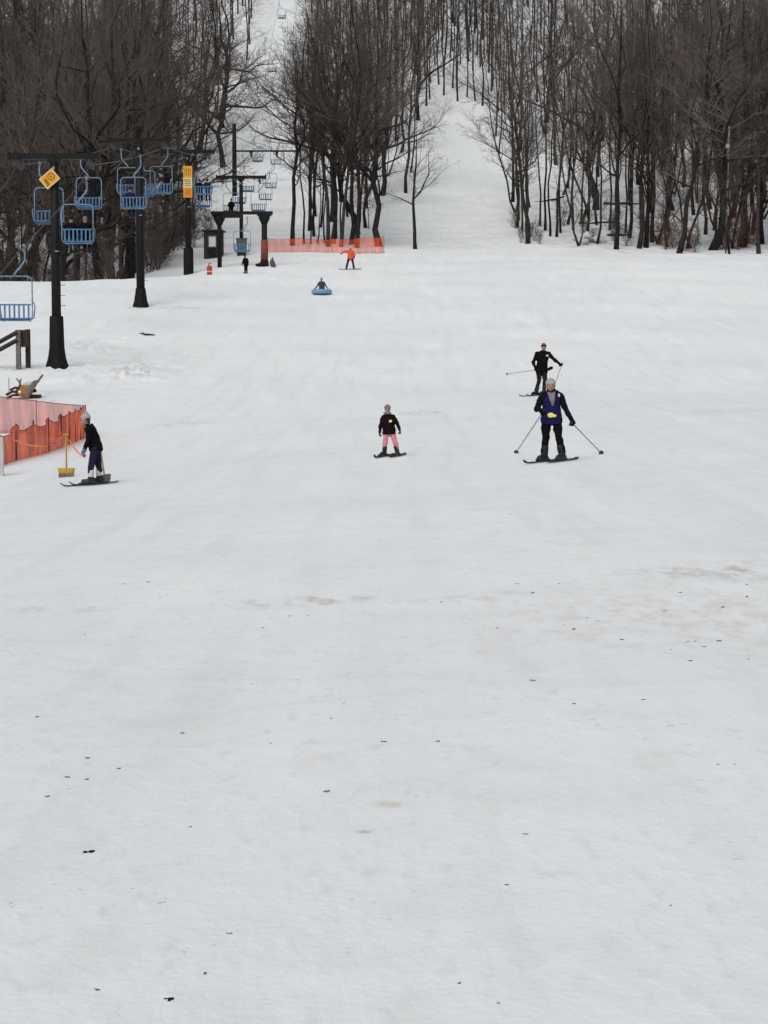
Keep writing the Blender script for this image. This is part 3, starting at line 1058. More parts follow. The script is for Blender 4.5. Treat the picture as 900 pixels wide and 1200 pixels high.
# (side of the lift, distance, label)
CH = [
    (1, 58.7, "nearest lift chair, low over the snow in front of the wooden ramp"),
    (-1, 72.6, "empty lift chair left of the diamond sign, under the near tower's arm"),
    (1, 67.1, "lift chair with two riders, one in teal trousers, right of the near tower"),
    (-1, 83.5, "empty lift chair right of the near tower, partly behind the chair with two riders"),
    (1, 83.8, "lift chair with one rider in front of the second tower's post"),
    (-1, 97.5, "empty lift chair left of the second tower's post, behind the chair with one rider"),
    (1, 95.6, "empty lift chair just right of the second tower's post, front one of an overlapping pair"),
    (-1, 104.0, "empty lift chair right of the second tower's post, rear one of an overlapping pair"),
    (1, 116.5, "lift chair with two dark riders just right of the tall yellow sign"),
    (-1, 124.5, "lift chair half hidden behind the tall yellow sign"),
    (-1, 137.0, "lift chair with one dark rider between the yellow sign and thin tower"),
    (1, 139.5, "empty lift chair just above the portal beam, right of the thin tower"),
    (-1, 152.0, "lift chair left of the thin tower, beneath its arm"),
    (1, 158.5, "lift chair over the portal's right post, below a far pair of chairs"),
    (-1, 172, "lift chair right of the thin tower's head, behind the portal"),
    (1, 178.0, "lift chair right of the thin tower, lower one of a far pair against the snow"),
    (1, 196.0, "lift chair right of the thin tower, upper one of a far pair against the snow"),
    (-1, 197.0, "lift chair under the one armed tower's arm, next to its post"),
    (1, 215.0, "tiny lift chair right of the one armed tower, against the trees"),
    (-1, 236.0, "tiny lift chair above the one armed tower's arm on the snowy lift line"),
    (1, 250.0, "tiny lift chair high on the snowy lift line, right of the arching tree"),
    (-1, 270.0, "tiny lift chair near the top of the visible lift line"),
]
proto = chair_proto()
chairs = []
for i, (side, d, lab) in enumerate(CH):
    p = rope_at(side, d)
    c = proto if i == 0 else dup(proto, p)
    c.location = p
    c['label'] = lab
    if side < 0:
        c.rotation_euler.z = math.pi
    chairs.append(c)
# one hanging from the portal beam
gp = at(310, 311, 126); gpost = G(310, 312)
beam_z = at(310, 252.5, gpost.y).z
c = dup(proto, (at(283, 252, gpost.y).x + .36, gpost.y + .1, beam_z - .1))
c.scale = (.95, .95, .92)
c['label'] = "lift chair hanging low inside the lift portal, in front of the thin tower's foot"

# signs
b = TW_BASE[0]
sg = thing("diamond_sign", "orange yellow diamond warning sign with a brown pictogram on the nearest lift tower", "sign", at(59.5, 210.5, b.y) + Vector((0, -.24, 0)))
rot = Matrix.Rotation(R(-40), 3, 'Y')
m = MB(); m.box((0, 0, 0), (.66, .025, .52), rot); m.build("panel", M['yellow'], sg)
m = MB()
for sx, sz, w_, h_ in ((0, .235, .62, .03), (0, -.235, .62, .03)):
    m.box(rot @ Vector((sx, -.016, sz)), (w_, .008, h_), rot)
m.box(rot @ Vector((-.305, -.016, 0)), (.03, .008, .44), rot); m.box(rot @ Vector((.305, -.016, 0)), (.03, .008, .44), rot)
m.build("border", M['cream'], sg)
m = MB()
cc = rot @ Vector((.1, -.02, .03))
m.torus(cc, .125, .018, Matrix.Rotation(R(90), 3, 'X'), 20, 6)
m.ball(cc, (.045, .012, .045))
m.box(rot @ Vector((-.16, -.018, 0)), (.12, .01, .22), rot); m.box(rot @ Vector((-.2, -.018, -.14)), (.16, .01, .05), rot)
m.build("pictogram", M['brown_mark'], sg)
m = MB(); m.box((0, .06, .05), (.1, .1, .5)); m.build("bracket", M['black_steel'], sg)

b = TW_BASE[2]
pc = at(220, 213, b.y - .3)
sg = thing("tower_sign", "tall narrow yellow sign in three stacked panels on the third lift tower", "sign", pc)
wS = .6
for nm, zc, hh, mt, bars in (("upper_panel", .66, .76, M['yellow'], [(x, .64, .045, .5) for x in (-.17, -.06, .06, .17)]),
                             ("middle_panel", -.06, .66, M['cream'], [(0, z, .4, .05) for z in (.12, 0, -.12, -.24)]),
                             ("lower_panel", -.72, .64, M['orange_sign'], [(x, -.68, .06, .34) for x in (-.12, 0, .12)])):
    m = MB(); m.box((0, 0, zc), (wS, .03, hh)); pn_ = m.build(nm, mt, sg)
    m = MB()
    for (x, z, w_, h_) in bars: m.box((x, -.02, z), (w_, .01, h_))
    m.build("lettering", M['brown_mark'], pn_)
m = MB(); m.box((0, .06, 0), (.12, .09, 1.9)); m.build("bracket", M['black_steel'], sg)

# portal at the top of the near lift
Lp = at(258, 300, gpost.y + 1.0)
xl = Lp.x - gpost.x
o = thing("lift_portal", "black steel portal of two capped posts and a beam near the orange net", "lift portal", gpost)
Hb = beam_z - gpost.z
for x, yy in ((0, 0), (xl, .6)):
    zg = zf(gpost.x + x, gpost.y + yy) - gpost.z
    m = MB(); m.tube([(x, yy, zg - .4), (x, yy, Hb * .55), (x, yy, Hb - .55)], .19 if x == 0 else .15, 12)
    pst = m.build("post", M['black_steel'], o, True)
    m = MB(); m.tube([(x, yy, Hb - .6), (x, yy, Hb - .42), (x, yy, Hb - .2), (x, yy, Hb + .02)], [.19, .27, .38, .38], 10); m.box((x, yy, Hb + .06), (.95, .6, .18))
    m.build("post_cap", M['black_steel'], pst)
m = MB(); m.box((xl / 2, .3, Hb + .2), (abs(xl) + 1.1, .3, .2)); m.box((xl * .72, .3, Hb - .02), (abs(xl) * .42, .25, .22)); m.build("beam", M['black_steel'], o)
m = MB(); m.tube([(0, 0, .35), (0, 0, 1.75)], [.25, .23], 12); m.build("orange_sleeve", mat("orange brown net sleeve", (0.17, .045, .028), .8, noise=.5), o, True)
m = MB(); m.ball((-.16, -.1, .08), (.5, .35, .13), 12, 8); m.ball((.0, -.05, .25), (.3, .28, .27), 12, 8); m.build("base_padding", M['pad'], o, remesh=.05)
# grey sack beside the post
gs = G(319, 313.5)
m = MB(); m.ball((0, 0, .3), (.17, .17, .28)); m.ball((.1, 0, .14), (.15, .14, .2)); m.tube([(0, 0, .5), (.02, 0, .6), (.06, 0, .66)], [.09, .05, .07], 8)
sk = m.build("sack", M['grey_pad'], remesh=.03); sk.location = gs
tag(sk, "lumpy dark grey sack slumped against the foot of the portal's right post", "sack")

# attendant's hut
gh = G(249, 303)
s1 = gh.y / F
o = thing("lift_hut", "small dark brown lift attendant hut with a pale window, beside the portal", "hut", gh, R(-4))
w, d_, h = 20 * s1, 1.3, 31.5 * s1
m = MB()
zb = -.3
op = (.0, .44 * w, .42 * h, .82 * h)   # window opening x centre, width, z0, z1
x0, x1 = -w * .22, w * .22
m.box((-(w / 2 + x1) / 2 - 0, 0, (h + zb) / 2), (w / 2 - x1, .06, h - zb)); m.box(((w / 2 + x1) / 2, 0, (h + zb) / 2), (w / 2 - x1, .06, h - zb))
m.box((0, 0, (op[2] + zb) / 2), (2 * x1, .06, op[2] - zb)); m.box((0, 0, (op[3] + h) / 2), (2 * x1, .06, h - op[3]))
m.box((-w / 2 + .03, d_ / 2 + .03, (h + zb) / 2), (.06, d_, h - zb)); m.box((w / 2 - .03, d_ / 2 + .03, (h + zb) / 2), (.06, d_, h - zb)); m.box((0, d_ + .03, (h + zb) / 2), (w - .13, .06, h - zb))
m.build("wall", M['wood_dark'], o)
m = MB(); m.box((0, d_ / 2, h + .05), (w + .3, d_ + .4, .1)); m.build("roof", M['wood_dark'], o)
m = MB(); m.box((0, -.02, (op[2] + op[3]) / 2), (2 * x1 - .02, .03, op[3] - op[2] - .02)); wn = m.build("window", M['window'], o)
m = MB()
for x in (-x1, x1): m.box((x, -.04, (op[2] + op[3]) / 2), (.06, .03, op[3] - op[2] + .06))
m.box((0, -.042, op[2]), (2 * x1, .03, .06)); m.box((0, -.042, op[3]), (2 * x1, .03, .06)); m.build("frame", M['wood_grey'], wn)
m = MB(); m.box((0, -.045, op[2] * .5), (2 * x1, .03, op[2] * .8)); dr = m.build("door", M['black_steel'], o)
m = MB(); m.ball((x1 * .7, -.08, op[2] * .6), .03); m.build("handle", M['steel'], dr)

# red canister with two posts
gb = G(245.5, 322)
o = thing("red_canister", "red upright canister standing in the snow beside the tower with the yellow sign", "canister", gb)
s1 = gb.y / F
m = MB(); m.tube([(0, 0, -.1), (0, 0, 8.5 * s1), (0, 0, 10 * s1), (0, 0, 11 * s1)], [3.1 * s1, 3.1 * s1, 2.4 * s1, 1.0 * s1], 14); m.build("body", M['red'], o, True)
m = MB(); m.tube([(-.05, 0, 10.8 * s1), (-.02, 0, 13.4 * s1), (.1, -.03, 13.2 * s1)], .035, 8); m.build("nozzle", M['grey_pad'], o)
m = MB(); m.tube([(0, 0, 3 * s1), (0, 0, 4.2 * s1)], 3.25 * s1, 14); m.build("band", M['cream'], o)

# wooden loading ramp at the far left
ga = G(22, 433)
o = thing("wooden_ramp", "weathered grey timber posts and sloping rails of a ramp left of the near tower", "wooden ramp", ga)
s1 = ga.y / F
for x, yy, mm in ((0, 0, M['wood_grey']), (8 * s1, .5, M['wood_dark'])):
    zg = zf(ga.x + x, ga.y + yy) - ga.z
    m = MB(); m.box((x, yy, 46 * s1 / 2 - .15 + zg / 2), (.17, .17, 46 * s1 + .3)); m.build("post", mm, o)
m = MB(); m.box((4 * s1, .2, 36 * s1), (13 * s1, .1, 20 * s1)); m.build("board", M['wood_dark'], o)
for dz, mm in ((43, M['wood_dark']), (34, M['wood_dark'])):
    m = MB(); L_ = 34 * s1
    m.tube([(-.02, -.1, dz * s1), (-L_, -.1, (dz - 18) * s1)], (.085), 4); m.build("rail", mm, o)
m = MB(); m.box((-34 * s1, 0, 12 * s1), (.16, .16, 28 * s1)); m.build("post", M['wood_grey'], o)

# pale stick leaning by the near tower and the stick on the slope
pa = at(70, 305, 80)
o1 = G(172, 393.5)
m = MB(); m.tube([(-.35, 0, .12), (-.1, .02, .07), (.2, 0, .05), (.4, -.03, .03)], [.02, .045, .04, .02], 7); m.tube([(-.1, 0, .08), (-.22, .05, .2)], [.02, .01], 5)
stk = m.build("stick", M['bark'], None, True); stk.location = o1
tag(stk, "dark short stick lying on the open snow right of the second tower", "stick")
b_ = G(109, 321.5); a_ = at(72, 305.5, b_.y + .8)
m = MB(); m.tube([Vector((0, 0, 0)), (b_ - a_) * .5 + Vector((0, 0, .03)), (b_ - a_) * 1.02], [.03, .05, .06], 7)
m.tube([(b_ - a_) * .25, (b_ - a_) * .2 + Vector((-.1, .1, -.55)), (b_ - a_) * .2 + Vector((-.1, .15, -1.6))], [.03, .035, .04], 6)
rl = m.build("fallen_branch", M['pale_bark'], None, True); rl.location = a_
tag(rl, "pale bare branch sloping down to the snow edge below the chair with two riders", "branch")


# ------------------------------------------------------------------ nets
def net(name, label, path, hts, mname, posts, post_h, post_mat, sag=.1, amp=.05, top_cord=True, rows=8):
    """path: ground points; hts: height of the net at each; sagging between the posts"""
    base = path[0]
    o = thing(name, label, "net fence", base)
    m = MB(); n = 60
    seg = [0]
    for a, b in zip(path, path[1:]): seg.append(seg[-1] + (Vector((b.x, b.y, 0)) - Vector((a.x, a.y, 0))).length)
    tot = seg[-1]
    r = random.Random(len(label))

    def pt(u):
        s_ = u * tot
        for i in range(len(path) - 1):
            if s_ <= seg[i + 1] + 1e-6:
                t = (s_ - seg[i]) / (seg[i + 1] - seg[i])
                p = path[i].lerp(path[i + 1], t)
                return Vector((p.x, p.y, zf(p.x, p.y))), hts[i] + (hts[i + 1] - hts[i]) * t
        return path[-1], hts[-1]
    uvs = []
    tops = []
    for i in range(n + 1):
        u = i / n
        p, h = pt(u)
        k = max([j for j in range(len(posts)) if posts[j] <= u + 1e-6] or [0]); k2 = min(k + 1, len(posts) - 1)
        span = posts[k2] - posts[k]
        t = (u - posts[k]) / span if span > 0 else 0
        t = min(1, max(0, t))
        h2 = h - 4 * t * (1 - t) * sag * (span * tot / 1.5)
        h2 = max(h2, .15)
        for j in range(rows + 1):
            v = j / rows
            bulge = amp * math.sin(u * tot * 9 + j * .3) + amp * .7 * math.sin(v * 3.14) * math.sin(u * tot * 2.1)
            q = p - base + Vector((bulge * .6, bulge, -.06 + (h2 + .06) * v))
            m.v.append(tuple(q)); uvs.append((u * tot, v * h2))
        tops.append(Vector(m.v[-1]))
    for i in range(n):
        for j in range(rows):
            a = i * (rows + 1) + j
            m.f.append((a, a + rows + 1, a + rows + 2, a + 1))
    ob = m.build("netting", M[mname], o, True)
    ul = ob.data.uv_layers.new(name="UVMap")
    for lp in ob.data.loops:
        ul.data[lp.index].uv = uvs[lp.vertex_index]
    for u in posts:
        p, h = pt(u)
        mm = MB(); q = p - base
        mm.tube([q + Vector((0, .03, -.3)), q + Vector((0, .03, h + post_h))], .014, 7)
        mm.build("stake", post_mat, o)
    if top_cord:
        mm = MB(); mm.tube(tops, .009, 5); mm.build("edge_cord", M['stake'], o)
    return o


A = G(-6, 549); Bc = G(98.5, 514)
scl = Bc.y / F
hA, hB = 44 * A.y / F, 37 * scl
net("orange_net_fence", "deep orange net fence drooping in scallops between stakes, beside the bending skier", [A, Bc], [hA, hB], 'net',
    [0, .2, .38, .55, .7, .8, .88, .95, 1.0], .03, M['stake'], sag=.16, amp=.06)
# second net, faded, behind the first
D = Vector((at(-12, 470, Bc.y + 3.2).x, Bc.y + 3.2, 0)); D.z = zf(D.x, D.y)
hD = at(-12, 463.5, D.y).z - D.z
E_ = Vector((Bc.x + .02, Bc.y + .15, zf(Bc.x + .02, Bc.y + .15)))
net("faded_net_fence", "faded pink looking net fence stretched behind the deep orange one", [D, E_], [hD, hB + .02], 'net_open', [0, .5, 1.0], .02, M['stake'], sag=.0, amp=.02)

# far net behind the snowboarder
pts = [G(311, 296), G(380, 296), G(450, 297)]
hf = 18.5 * pts[0].y / F
net("orange_net_fence", "long low orange net fence in front of the trees, behind the snowboarder in orange", pts, [hf * .9, hf * .85, hf * 1.05], 'net_far', [0, .27, .55, .78, 1.0], .05, M['wood_dark'], sag=.05, amp=.08)

# pale board post and snow clump
gw = G(1, 558)
o = thing("board_post", "pale grey upright board at the far left border before the orange net", "board", (gw.x - .02, gw.y, gw.z))
m = MB(); m.box((-.03, 0, .38), (.22, .06, .84)); m.build("board", M['board_white'], o)
m = MB(); m.box((-.03, .06, .42), (.06, .05, .98)); m.build("stake", M['wood_dark'], o)
gl = at(11, 509, A.y + 1.1)

# orange cord from the net to the skier
gsh = G(78, 559)
P_ = [at(18, 516, 34.6), at(35, 522, 34), at(50, 523, 33.5), at(64, 519, 33), at(77, 510, gsh.y + .02), at(84, 521, gsh.y), at(92, 531, gsh.y - .1), at(99, 536, gsh.y - .2)]
m = MB(); m.tube([p - P_[0] for p in P_], .014, 6)
crd = m.build("rope", M['cord'], None, True); crd.location = P_[0]
tag(crd, "orange cord looped from the net over the yellow shovel towards the bending skier", "rope")


def shovel(g, rz, label, hl, bw, bh, hmat, bmat, edge, tilt=0.0):
    o = thing("snow_shovel", label, "shovel", g, rz)
    o.rotation_euler = (0, tilt, rz)
    m = MB(); m.tube([(0, .02, bh * .55), (0, 0, bh + hl)], .017, 8); m.build("handle", hmat, o)
    m = MB(); m.tube([(-.055, 0, bh + hl), (.055, 0, bh + hl)], .017, 8); m.build("grip", hmat, o)
    m = MB()
    n = 10; vs = []
    for i in range(n + 1):
        x = -bw / 2 + bw * i / n
        cur = -.10 * (1 - (2 * i / n - 1) ** 2) * .5
        for j, (z, w_) in enumerate(((-.02, .88), (bh * .5, .9), (bh, 1.0))):
            vs.append((x * w_, cur + .06 * (j == 0) * -1 + .0, z))
    fs = []
    for i in range(n):
        for j in range(2):
            a = i * 3 + j; fs.append((a, a + 3, a + 4, a + 1))
    m.add(vs, fs)
    ob = m.build("blade", bmat, o, True)
    sd = ob.modifiers.new("t", 'SOLIDIFY'); sd.thickness = .012
    m = MB(); m.box((0, -.068, bh * .2), (bw * .87, .05, bh * .46)); m.build("wear_strip", edge, o)
    return o


s1 = gsh.y / F
shovel(gsh, .1, "yellow snow shovel with a scuffed grey edge standing upright in front of the orange net", 39 * s1, 20 * s1, 10.5 * s1, M['shovel_yellow'], M['shovel_yellow'], M['shovel_grey'])
g2 = G(123, 566)
shovel(g2, -.3, "grey snow shovel with a pale handle leaning behind the bending skier", 32 * s1, 17 * s1, 9 * s1, M['ash'], M['shovel_grey'], M['shovel_grey'], -.14)

# rusty machine behind the net
gmn = G(30, 467)
s1 = gmn.y / F
o = thing("snow_machine", "rusty yellow machine with a raised grey chute standing behind the two nets", "snow machine", gmn)
k = s1
m = MB(); m.ball((-1 * k, 0, 8 * k), (10 * k, 8 * k, 7 * k)); m.box((-4 * k, 0, 6 * k), (14 * k, 12 * k, 8 * k), Matrix.Rotation(.2, 3, 'Y')); m.build("body", M['amber'], o, remesh=.04, sm=2)
m = MB(); m.box((-2 * k, .1, 12.5 * k), (12 * k, 9 * k, 4 * k), Matrix.Rotation(.15, 3, 'Y')); m.box((8 * k, .1, 2 * k), (18 * k, 10 * k, 5 * k)); m.build("chassis", M['rust'], o)
m = MB(); m.ball((4 * k, .1, 16 * k), (8 * k, 5 * k, 3.2 * k)); m.build("snow_cap", M['board_white'], o, True)
m = MB(); m.tube([(3 * k, -.25, 1 * k), (8 * k, -.25, 11 * k), (13 * k, -.2, 18.5 * k), (17 * k, -.2, 21 * k), (22 * k, -.2, 27.5 * k)], [(.05, 2.6 * k), (.05, 3.6 * k), (.05, 3.2 * k), (.04, 1.4 * k), (.04, 1.2 * k)], 10, right=(0, 1, 0)); m.build("chute", M['wood_grey'], o)
for (x0_, z0_, x1_, z1_) in ((-6, 12, -16, 9.5), (-7, 8, -21, 4), (-7, 4, -20, 0)):
    m = MB(); m.tube([(x0_ * k, -.15, z0_ * k), ((x0_ + x1_) / 2 * k, -.2, (z0_ + z1_) / 2 * k + .05), (x1_ * k, -.25, z1_ * k)], [.05, .04, .05], 7); m.build("handle", M['rust'], o, True)
m = MB(); m.tube([(-6 * k, .05, 13 * k), (-7 * k, .05, 19 * k), (-11 * k, .05, 23.5 * k)], [.04, .035, .02], 6); m.tube([(-7 * k, .05, 18 * k), (-5 * k, .05, 23 * k)], [.03, .02], 6); m.build("lever", M['wood_grey'], o, True)
m = MB(); m.ball((-5 * k, -8.4 * k, 7.5 * k), (2.0 * k, 1.2 * k, 1.5 * k)); m.build("headlight", M['white'], o, True)
m = MB(); m.tube([(10 * k, -.12, 9 * k), (10 * k, .12, 9 * k)], 2.4 * k, 12); m.build("wheel", M['pad'], o)
m = MB(); m.tube([(-20 * k, .1, -.1), (-20 * k, .1, 24 * k)], .012, 6); mk = m.build("marker_rod", M['wood_grey'], o)


# ------------------------------------------------------------------ people
def V(*a): return Vector(a)


FOLD = bpy.data.textures.new("cloth folds", 'CLOUDS')
FOLD.noise_scale = .11
FOLD.noise_depth = 2


def folds(o, k):
    """creases pressed into a garment's mesh"""
    md = o.modifiers.new("folds", 'DISPLACE')
    md.texture = FOLD; md.strength = k; md.mid_level = .5; md.texture_coords = 'LOCAL'
    return o


def ground_off(root, x, y):
    return zf(root.x + x, root.y + y) - root.z


def person(px, py, label, J, face=(0, -1, 0), s=1.0, jacket='black_cloth', trousers='black_cloth', hat='mid_knit', glove='black_cloth', boot='boot', hair=None,
           vox=.016, seated=False, root=None, hem=.12, extra=None, beard=False, bulk=1.0, cuff=None, pompom=False, lift=.04, sleeve=None):
    root = G(px, py) if root is None else root
    o = thing("person", label, "person", root)
    J = {k: Vector(v) for k, v in J.items()}
    fd = Vector(face).normalized()
    rt = Vector((fd.y, -fd.x, 0)).normalized() * -1     # the figure's left-hand side in its own frame
    hd = J['head']; nk = J['neck']; pv = J['hip']
    up = Vector((0, 0, 1))
    if not seated:
        for sd in 'LR':
            f = J['foot' + sd]
            dz = ground_off(root, f.x, f.y) + lift
            f.z += dz; J['knee' + sd].z += dz * .5
    shv = (J['shR'] - J['shL']).normalized()
    hipL = J.get('hipL', pv + (-shv) * .095 * s); hipR = J.get('hipR', pv + shv * .095 * s)
    J['hipL'], J['hipR'] = hipL, hipR
    ch = J.get('chest', nk.lerp(pv, .33))
    # -- body: one continuous surface
    b = MB()
    headrot = fd.to_track_quat('Y', 'Z').to_matrix()
    b.ball(hd, (.076 * s, .094 * s, .112 * s), 16, 12, headrot)
    b.ball(hd + fd * .03 * s - up * .055 * s, (.056 * s, .066 * s, .06 * s), 12, 10, headrot)
    b.capsule(hd + fd * .088 * s + up * .012 * s, hd + fd * .106 * s - up * .018 * s, .012 * s, .017 * s, 8)     # nose
    for q in (-1, 1):
        b.ball(hd + rt * q * .077 * s - up * .005 * s, (.02 * s, .02 * s, .03 * s), 8, 6)                        # ears
    b.capsule(hd - up * .06 * s, nk - up * .02 * s, .052 * s, .06 * s)
    b.tube([nk - up * .02 * s, ch, ch.lerp(pv, .55), pv], [(.08 * s, .06 * s), (.155 * s, .105 * s), (.13 * s, .095 * s), (.15 * s, .105 * s)], 14, right=shv)
    for sd in 'LR':
        b.capsule(nk.lerp(J['sh' + sd], .4) - up * .03 * s, J['sh' + sd], .06 * s, .058 * s)
        b.capsule(J['sh' + sd], J['el' + sd], .05 * s, .04 * s)
        b.capsule(J['el' + sd], J['hand' + sd], .04 * s, .027 * s)
        b.capsule(J['hip' + sd], J['knee' + sd], .082 * s, .055 * s)
        b.capsule(J['knee' + sd], J['foot' + sd] + up * .07 * s, .052 * s, .036 * s)
        fdir = Vector(J.get('toe' + sd, fd)); fdir.normalize()
        b.capsule(J['foot' + sd] + up * .05 * s, J['foot' + sd] + fdir * .14 * s + up * .04 * s, .038 * s, .032 * s)
    body = b.build("body", M['skin'], o, remesh=vox * .8 if vox < .02 else vox, sm=3)
    # -- face details
    for q in (-1, 1):
        e = MB(); e.ball(hd + fd * .086 * s + rt * q * .03 * s + up * .012 * s, (.013 * s, .013 * s, .009 * s), 8, 6)
        e.build("eye", M['eye'], o, True)
    e = MB(); e.capsule(hd + fd * .092 * s - rt * .02 * s - up * .055 * s, hd + fd * .092 * s + rt * .02 * s - up * .055 * s, .007 * s, .007 * s, 6); e.build("mouth", M['lip'], o, True)
    if hair:
        h_ = MB()
        h_.ball(hd - fd * .025 * s + up * .03 * s, (.084 * s, .09 * s, .1 * s), 14, 10, headrot)
        h_.ball(hd - fd * .06 * s - up * .03 * s, (.07 * s, .045 * s, .1 * s), 12, 8, headrot)
        h_.build("hair", M[hair], o, remesh=vox * .7, sm=2)
    # -- hat
    if hat:
        h_ = MB()
        h_.ball(hd + up * .055 * s - fd * .012 * s, (.09 * s, .104 * s, .092 * s), 16, 12, headrot)
        h_.tube([hd + up * .035 * s - fd * .012 * s, hd + up * .075 * s - fd * .012 * s], [(.094 * s, .108 * s)] * 2, 18, right=rt)
        if pompom: h_.ball(hd + up * .165 * s - fd * .012 * s, .035 * s)
        h_.build("hat", M[hat], o, remesh=vox * .7, sm=2)
    # -- jacket
    j = MB()
    hemp = pv - up * hem * s
    kb = bulk
    lean = (nk - pv).normalized()
    j.tube([nk + lean * .015 * s, nk - lean * .03 * s, ch + lean * .04 * s, ch.lerp(pv, .5), pv + lean * .02, hemp],
           [(.07 * s, .065 * s), (.11 * s, .09 * s), (.185 * s * kb, .135 * s * kb), (.18 * s * kb, .14 * s * kb), (.195 * s * kb, .15 * s * kb), (.205 * s * kb, .155 * s * kb)], 18, right=shv)
    for sd in 'LR':
        tip = J['el' + sd].lerp(J['hand' + sd], .88)
        j.capsule(nk.lerp(J['sh' + sd], .35) - lean * .03 * s, J['sh' + sd], .075 * s, .078 * s)
        if not sleeve:
            j.capsule(J['sh' + sd], J['el' + sd], .074 * s * kb, .058 * s * kb)
            j.capsule(J['el' + sd], tip, .058 * s * kb, .042 * s * kb)
    j.torus(nk + lean * .015 * s, .07 * s, .022 * s, None, 18, 8)
    folds(j.build("jacket", M[jacket], o, remesh=vox, sm=3), .055 * s)
    if sleeve:
        for sd in 'LR':
            j = MB(); tip = J['el' + sd].lerp(J['hand' + sd], .88)
            j.capsule(nk.lerp(J['sh' + sd], .62) - lean * .0 * s, J['sh' + sd], .084 * s, .086 * s)
            j.capsule(J['sh' + sd], J['el' + sd], .078 * s * kb, .06 * s * kb)
            j.capsule(J['el' + sd], tip, .06 * s * kb, .043 * s * kb)
            folds(j.build("sleeve", M[sleeve], o, remesh=vox, sm=3), .05 * s)
    # -- trousers
    t = MB()
    t.ball(pv, (.16 * s, .12 * s, .13 * s), 14, 10)
    for sd in 'LR':
        f = J['foot' + sd] + up * (.13 if not cuff else .26) * s
        t.capsule(J['hip' + sd], J['knee' + sd], .098 * s, .072 * s)
        t.capsule(J['knee' + sd], J['knee' + sd].lerp(f, 1.0), .072 * s, .066 * s)
    folds(t.build("trousers", M[trousers], o, remesh=vox, sm=3), .045 * s)
    for sd in 'LR':
        f = J['foot' + sd]
        fdir = Vector(J.get('toe' + sd, fd)); fdir.normalize()
        if cuff:
            c = MB(); kk = (J['knee' + sd] - f).normalized()
            c.capsule(f + kk * .14 * s, f + kk * .28 * s, .062 * s, .064 * s); c.build("gaiter", M[cuff], o, remesh=vox, sm=2)
        bt = MB()
        kk = (J['knee' + sd] - f).normalized()
        bt.capsule(f + up * .06 * s, f + kk * (.24 if not cuff else .12) * s, .066 * s, .068 * s)
        bt.capsule(f - fdir * .05 * s + up * .05 * s, f + fdir * .16 * s + up * .045 * s, .058 * s, .05 * s)
        bt.box(f + fdir * .05 * s + up * .015 * s, (.11 * s, .32 * s, .03 * s), fdir.to_track_quat('Y', 'Z').to_matrix())
        bt.build("boot", M[boot], o, remesh=vox * .8, sm=2)
        # -- gloved hand: palm, four unequal bent fingers, thumb from the palm's side
        w = J['hand' + sd]; fo = (w - J['el' + sd]).normalized()
        gdir = Vector(J.get('grip' + sd, (0, -1, -.3)))
        ac = gdir - fo * gdir.dot(fo)
        ac = ac.normalized() if ac.length > .1 else Vector((0, -1, 0))     # direction across the palm (along the held pole)
        pn = fo.cross(ac).normalized()                                        # palm normal
        if pn.dot(Vector((0, 0, 0)) - Vector((w.x, 0, 0))) < 0: pn = -pn
        gm_ = MB()
        k_ = s * 1.12
        gm_.tube([w - fo * .02 * k_, w + fo * .03 * k_, w + fo * .08 * k_], [(.032 * k_, .024 * k_), (.043 * k_, .024 * k_), (.045 * k_, .022 * k_)], 10, right=ac)
        for q, (of, ln) in enumerate(((-.034, .062), (-.011, .074), (.012, .07), (.034, .054))):
            a0 = w + fo * .078 * k_ + ac * of * k_
            a1 = a0 + (fo * .75 + pn * .65) * ln * .5 * k_
            a2 = a1 + (pn * .85 - fo * .45) * ln * .55 * k_
            gm_.capsule(a0, a1, .0125 * k_, .012 * k_, 7); gm_.capsule(a1, a2, .012 * k_, .0105 * k_, 7)
        b0 = w + fo * .025 * k_ - ac * .038 * k_
        b1 = b0 + (fo * .6 - ac * .55 + pn * .4).normalized() * .04 * k_
        b2 = b1 + (fo * .7 + pn * .6).normalized() * .032 * k_
        gm_.capsule(b0, b1, .016 * k_, .014 * k_, 7); gm_.capsule(b1, b2, .014 * k_, .012 * k_, 7)
        gm_.capsule(w - fo * .05 * k_, w, .046 * s, .044 * s)
        gm_.build("glove", M[glove], o, remesh=.0075 if vox < .02 else .011, sm=1)
        J['palm' + sd] = w + fo * .085 * k_ + pn * .028 * k_
    return o, J, root


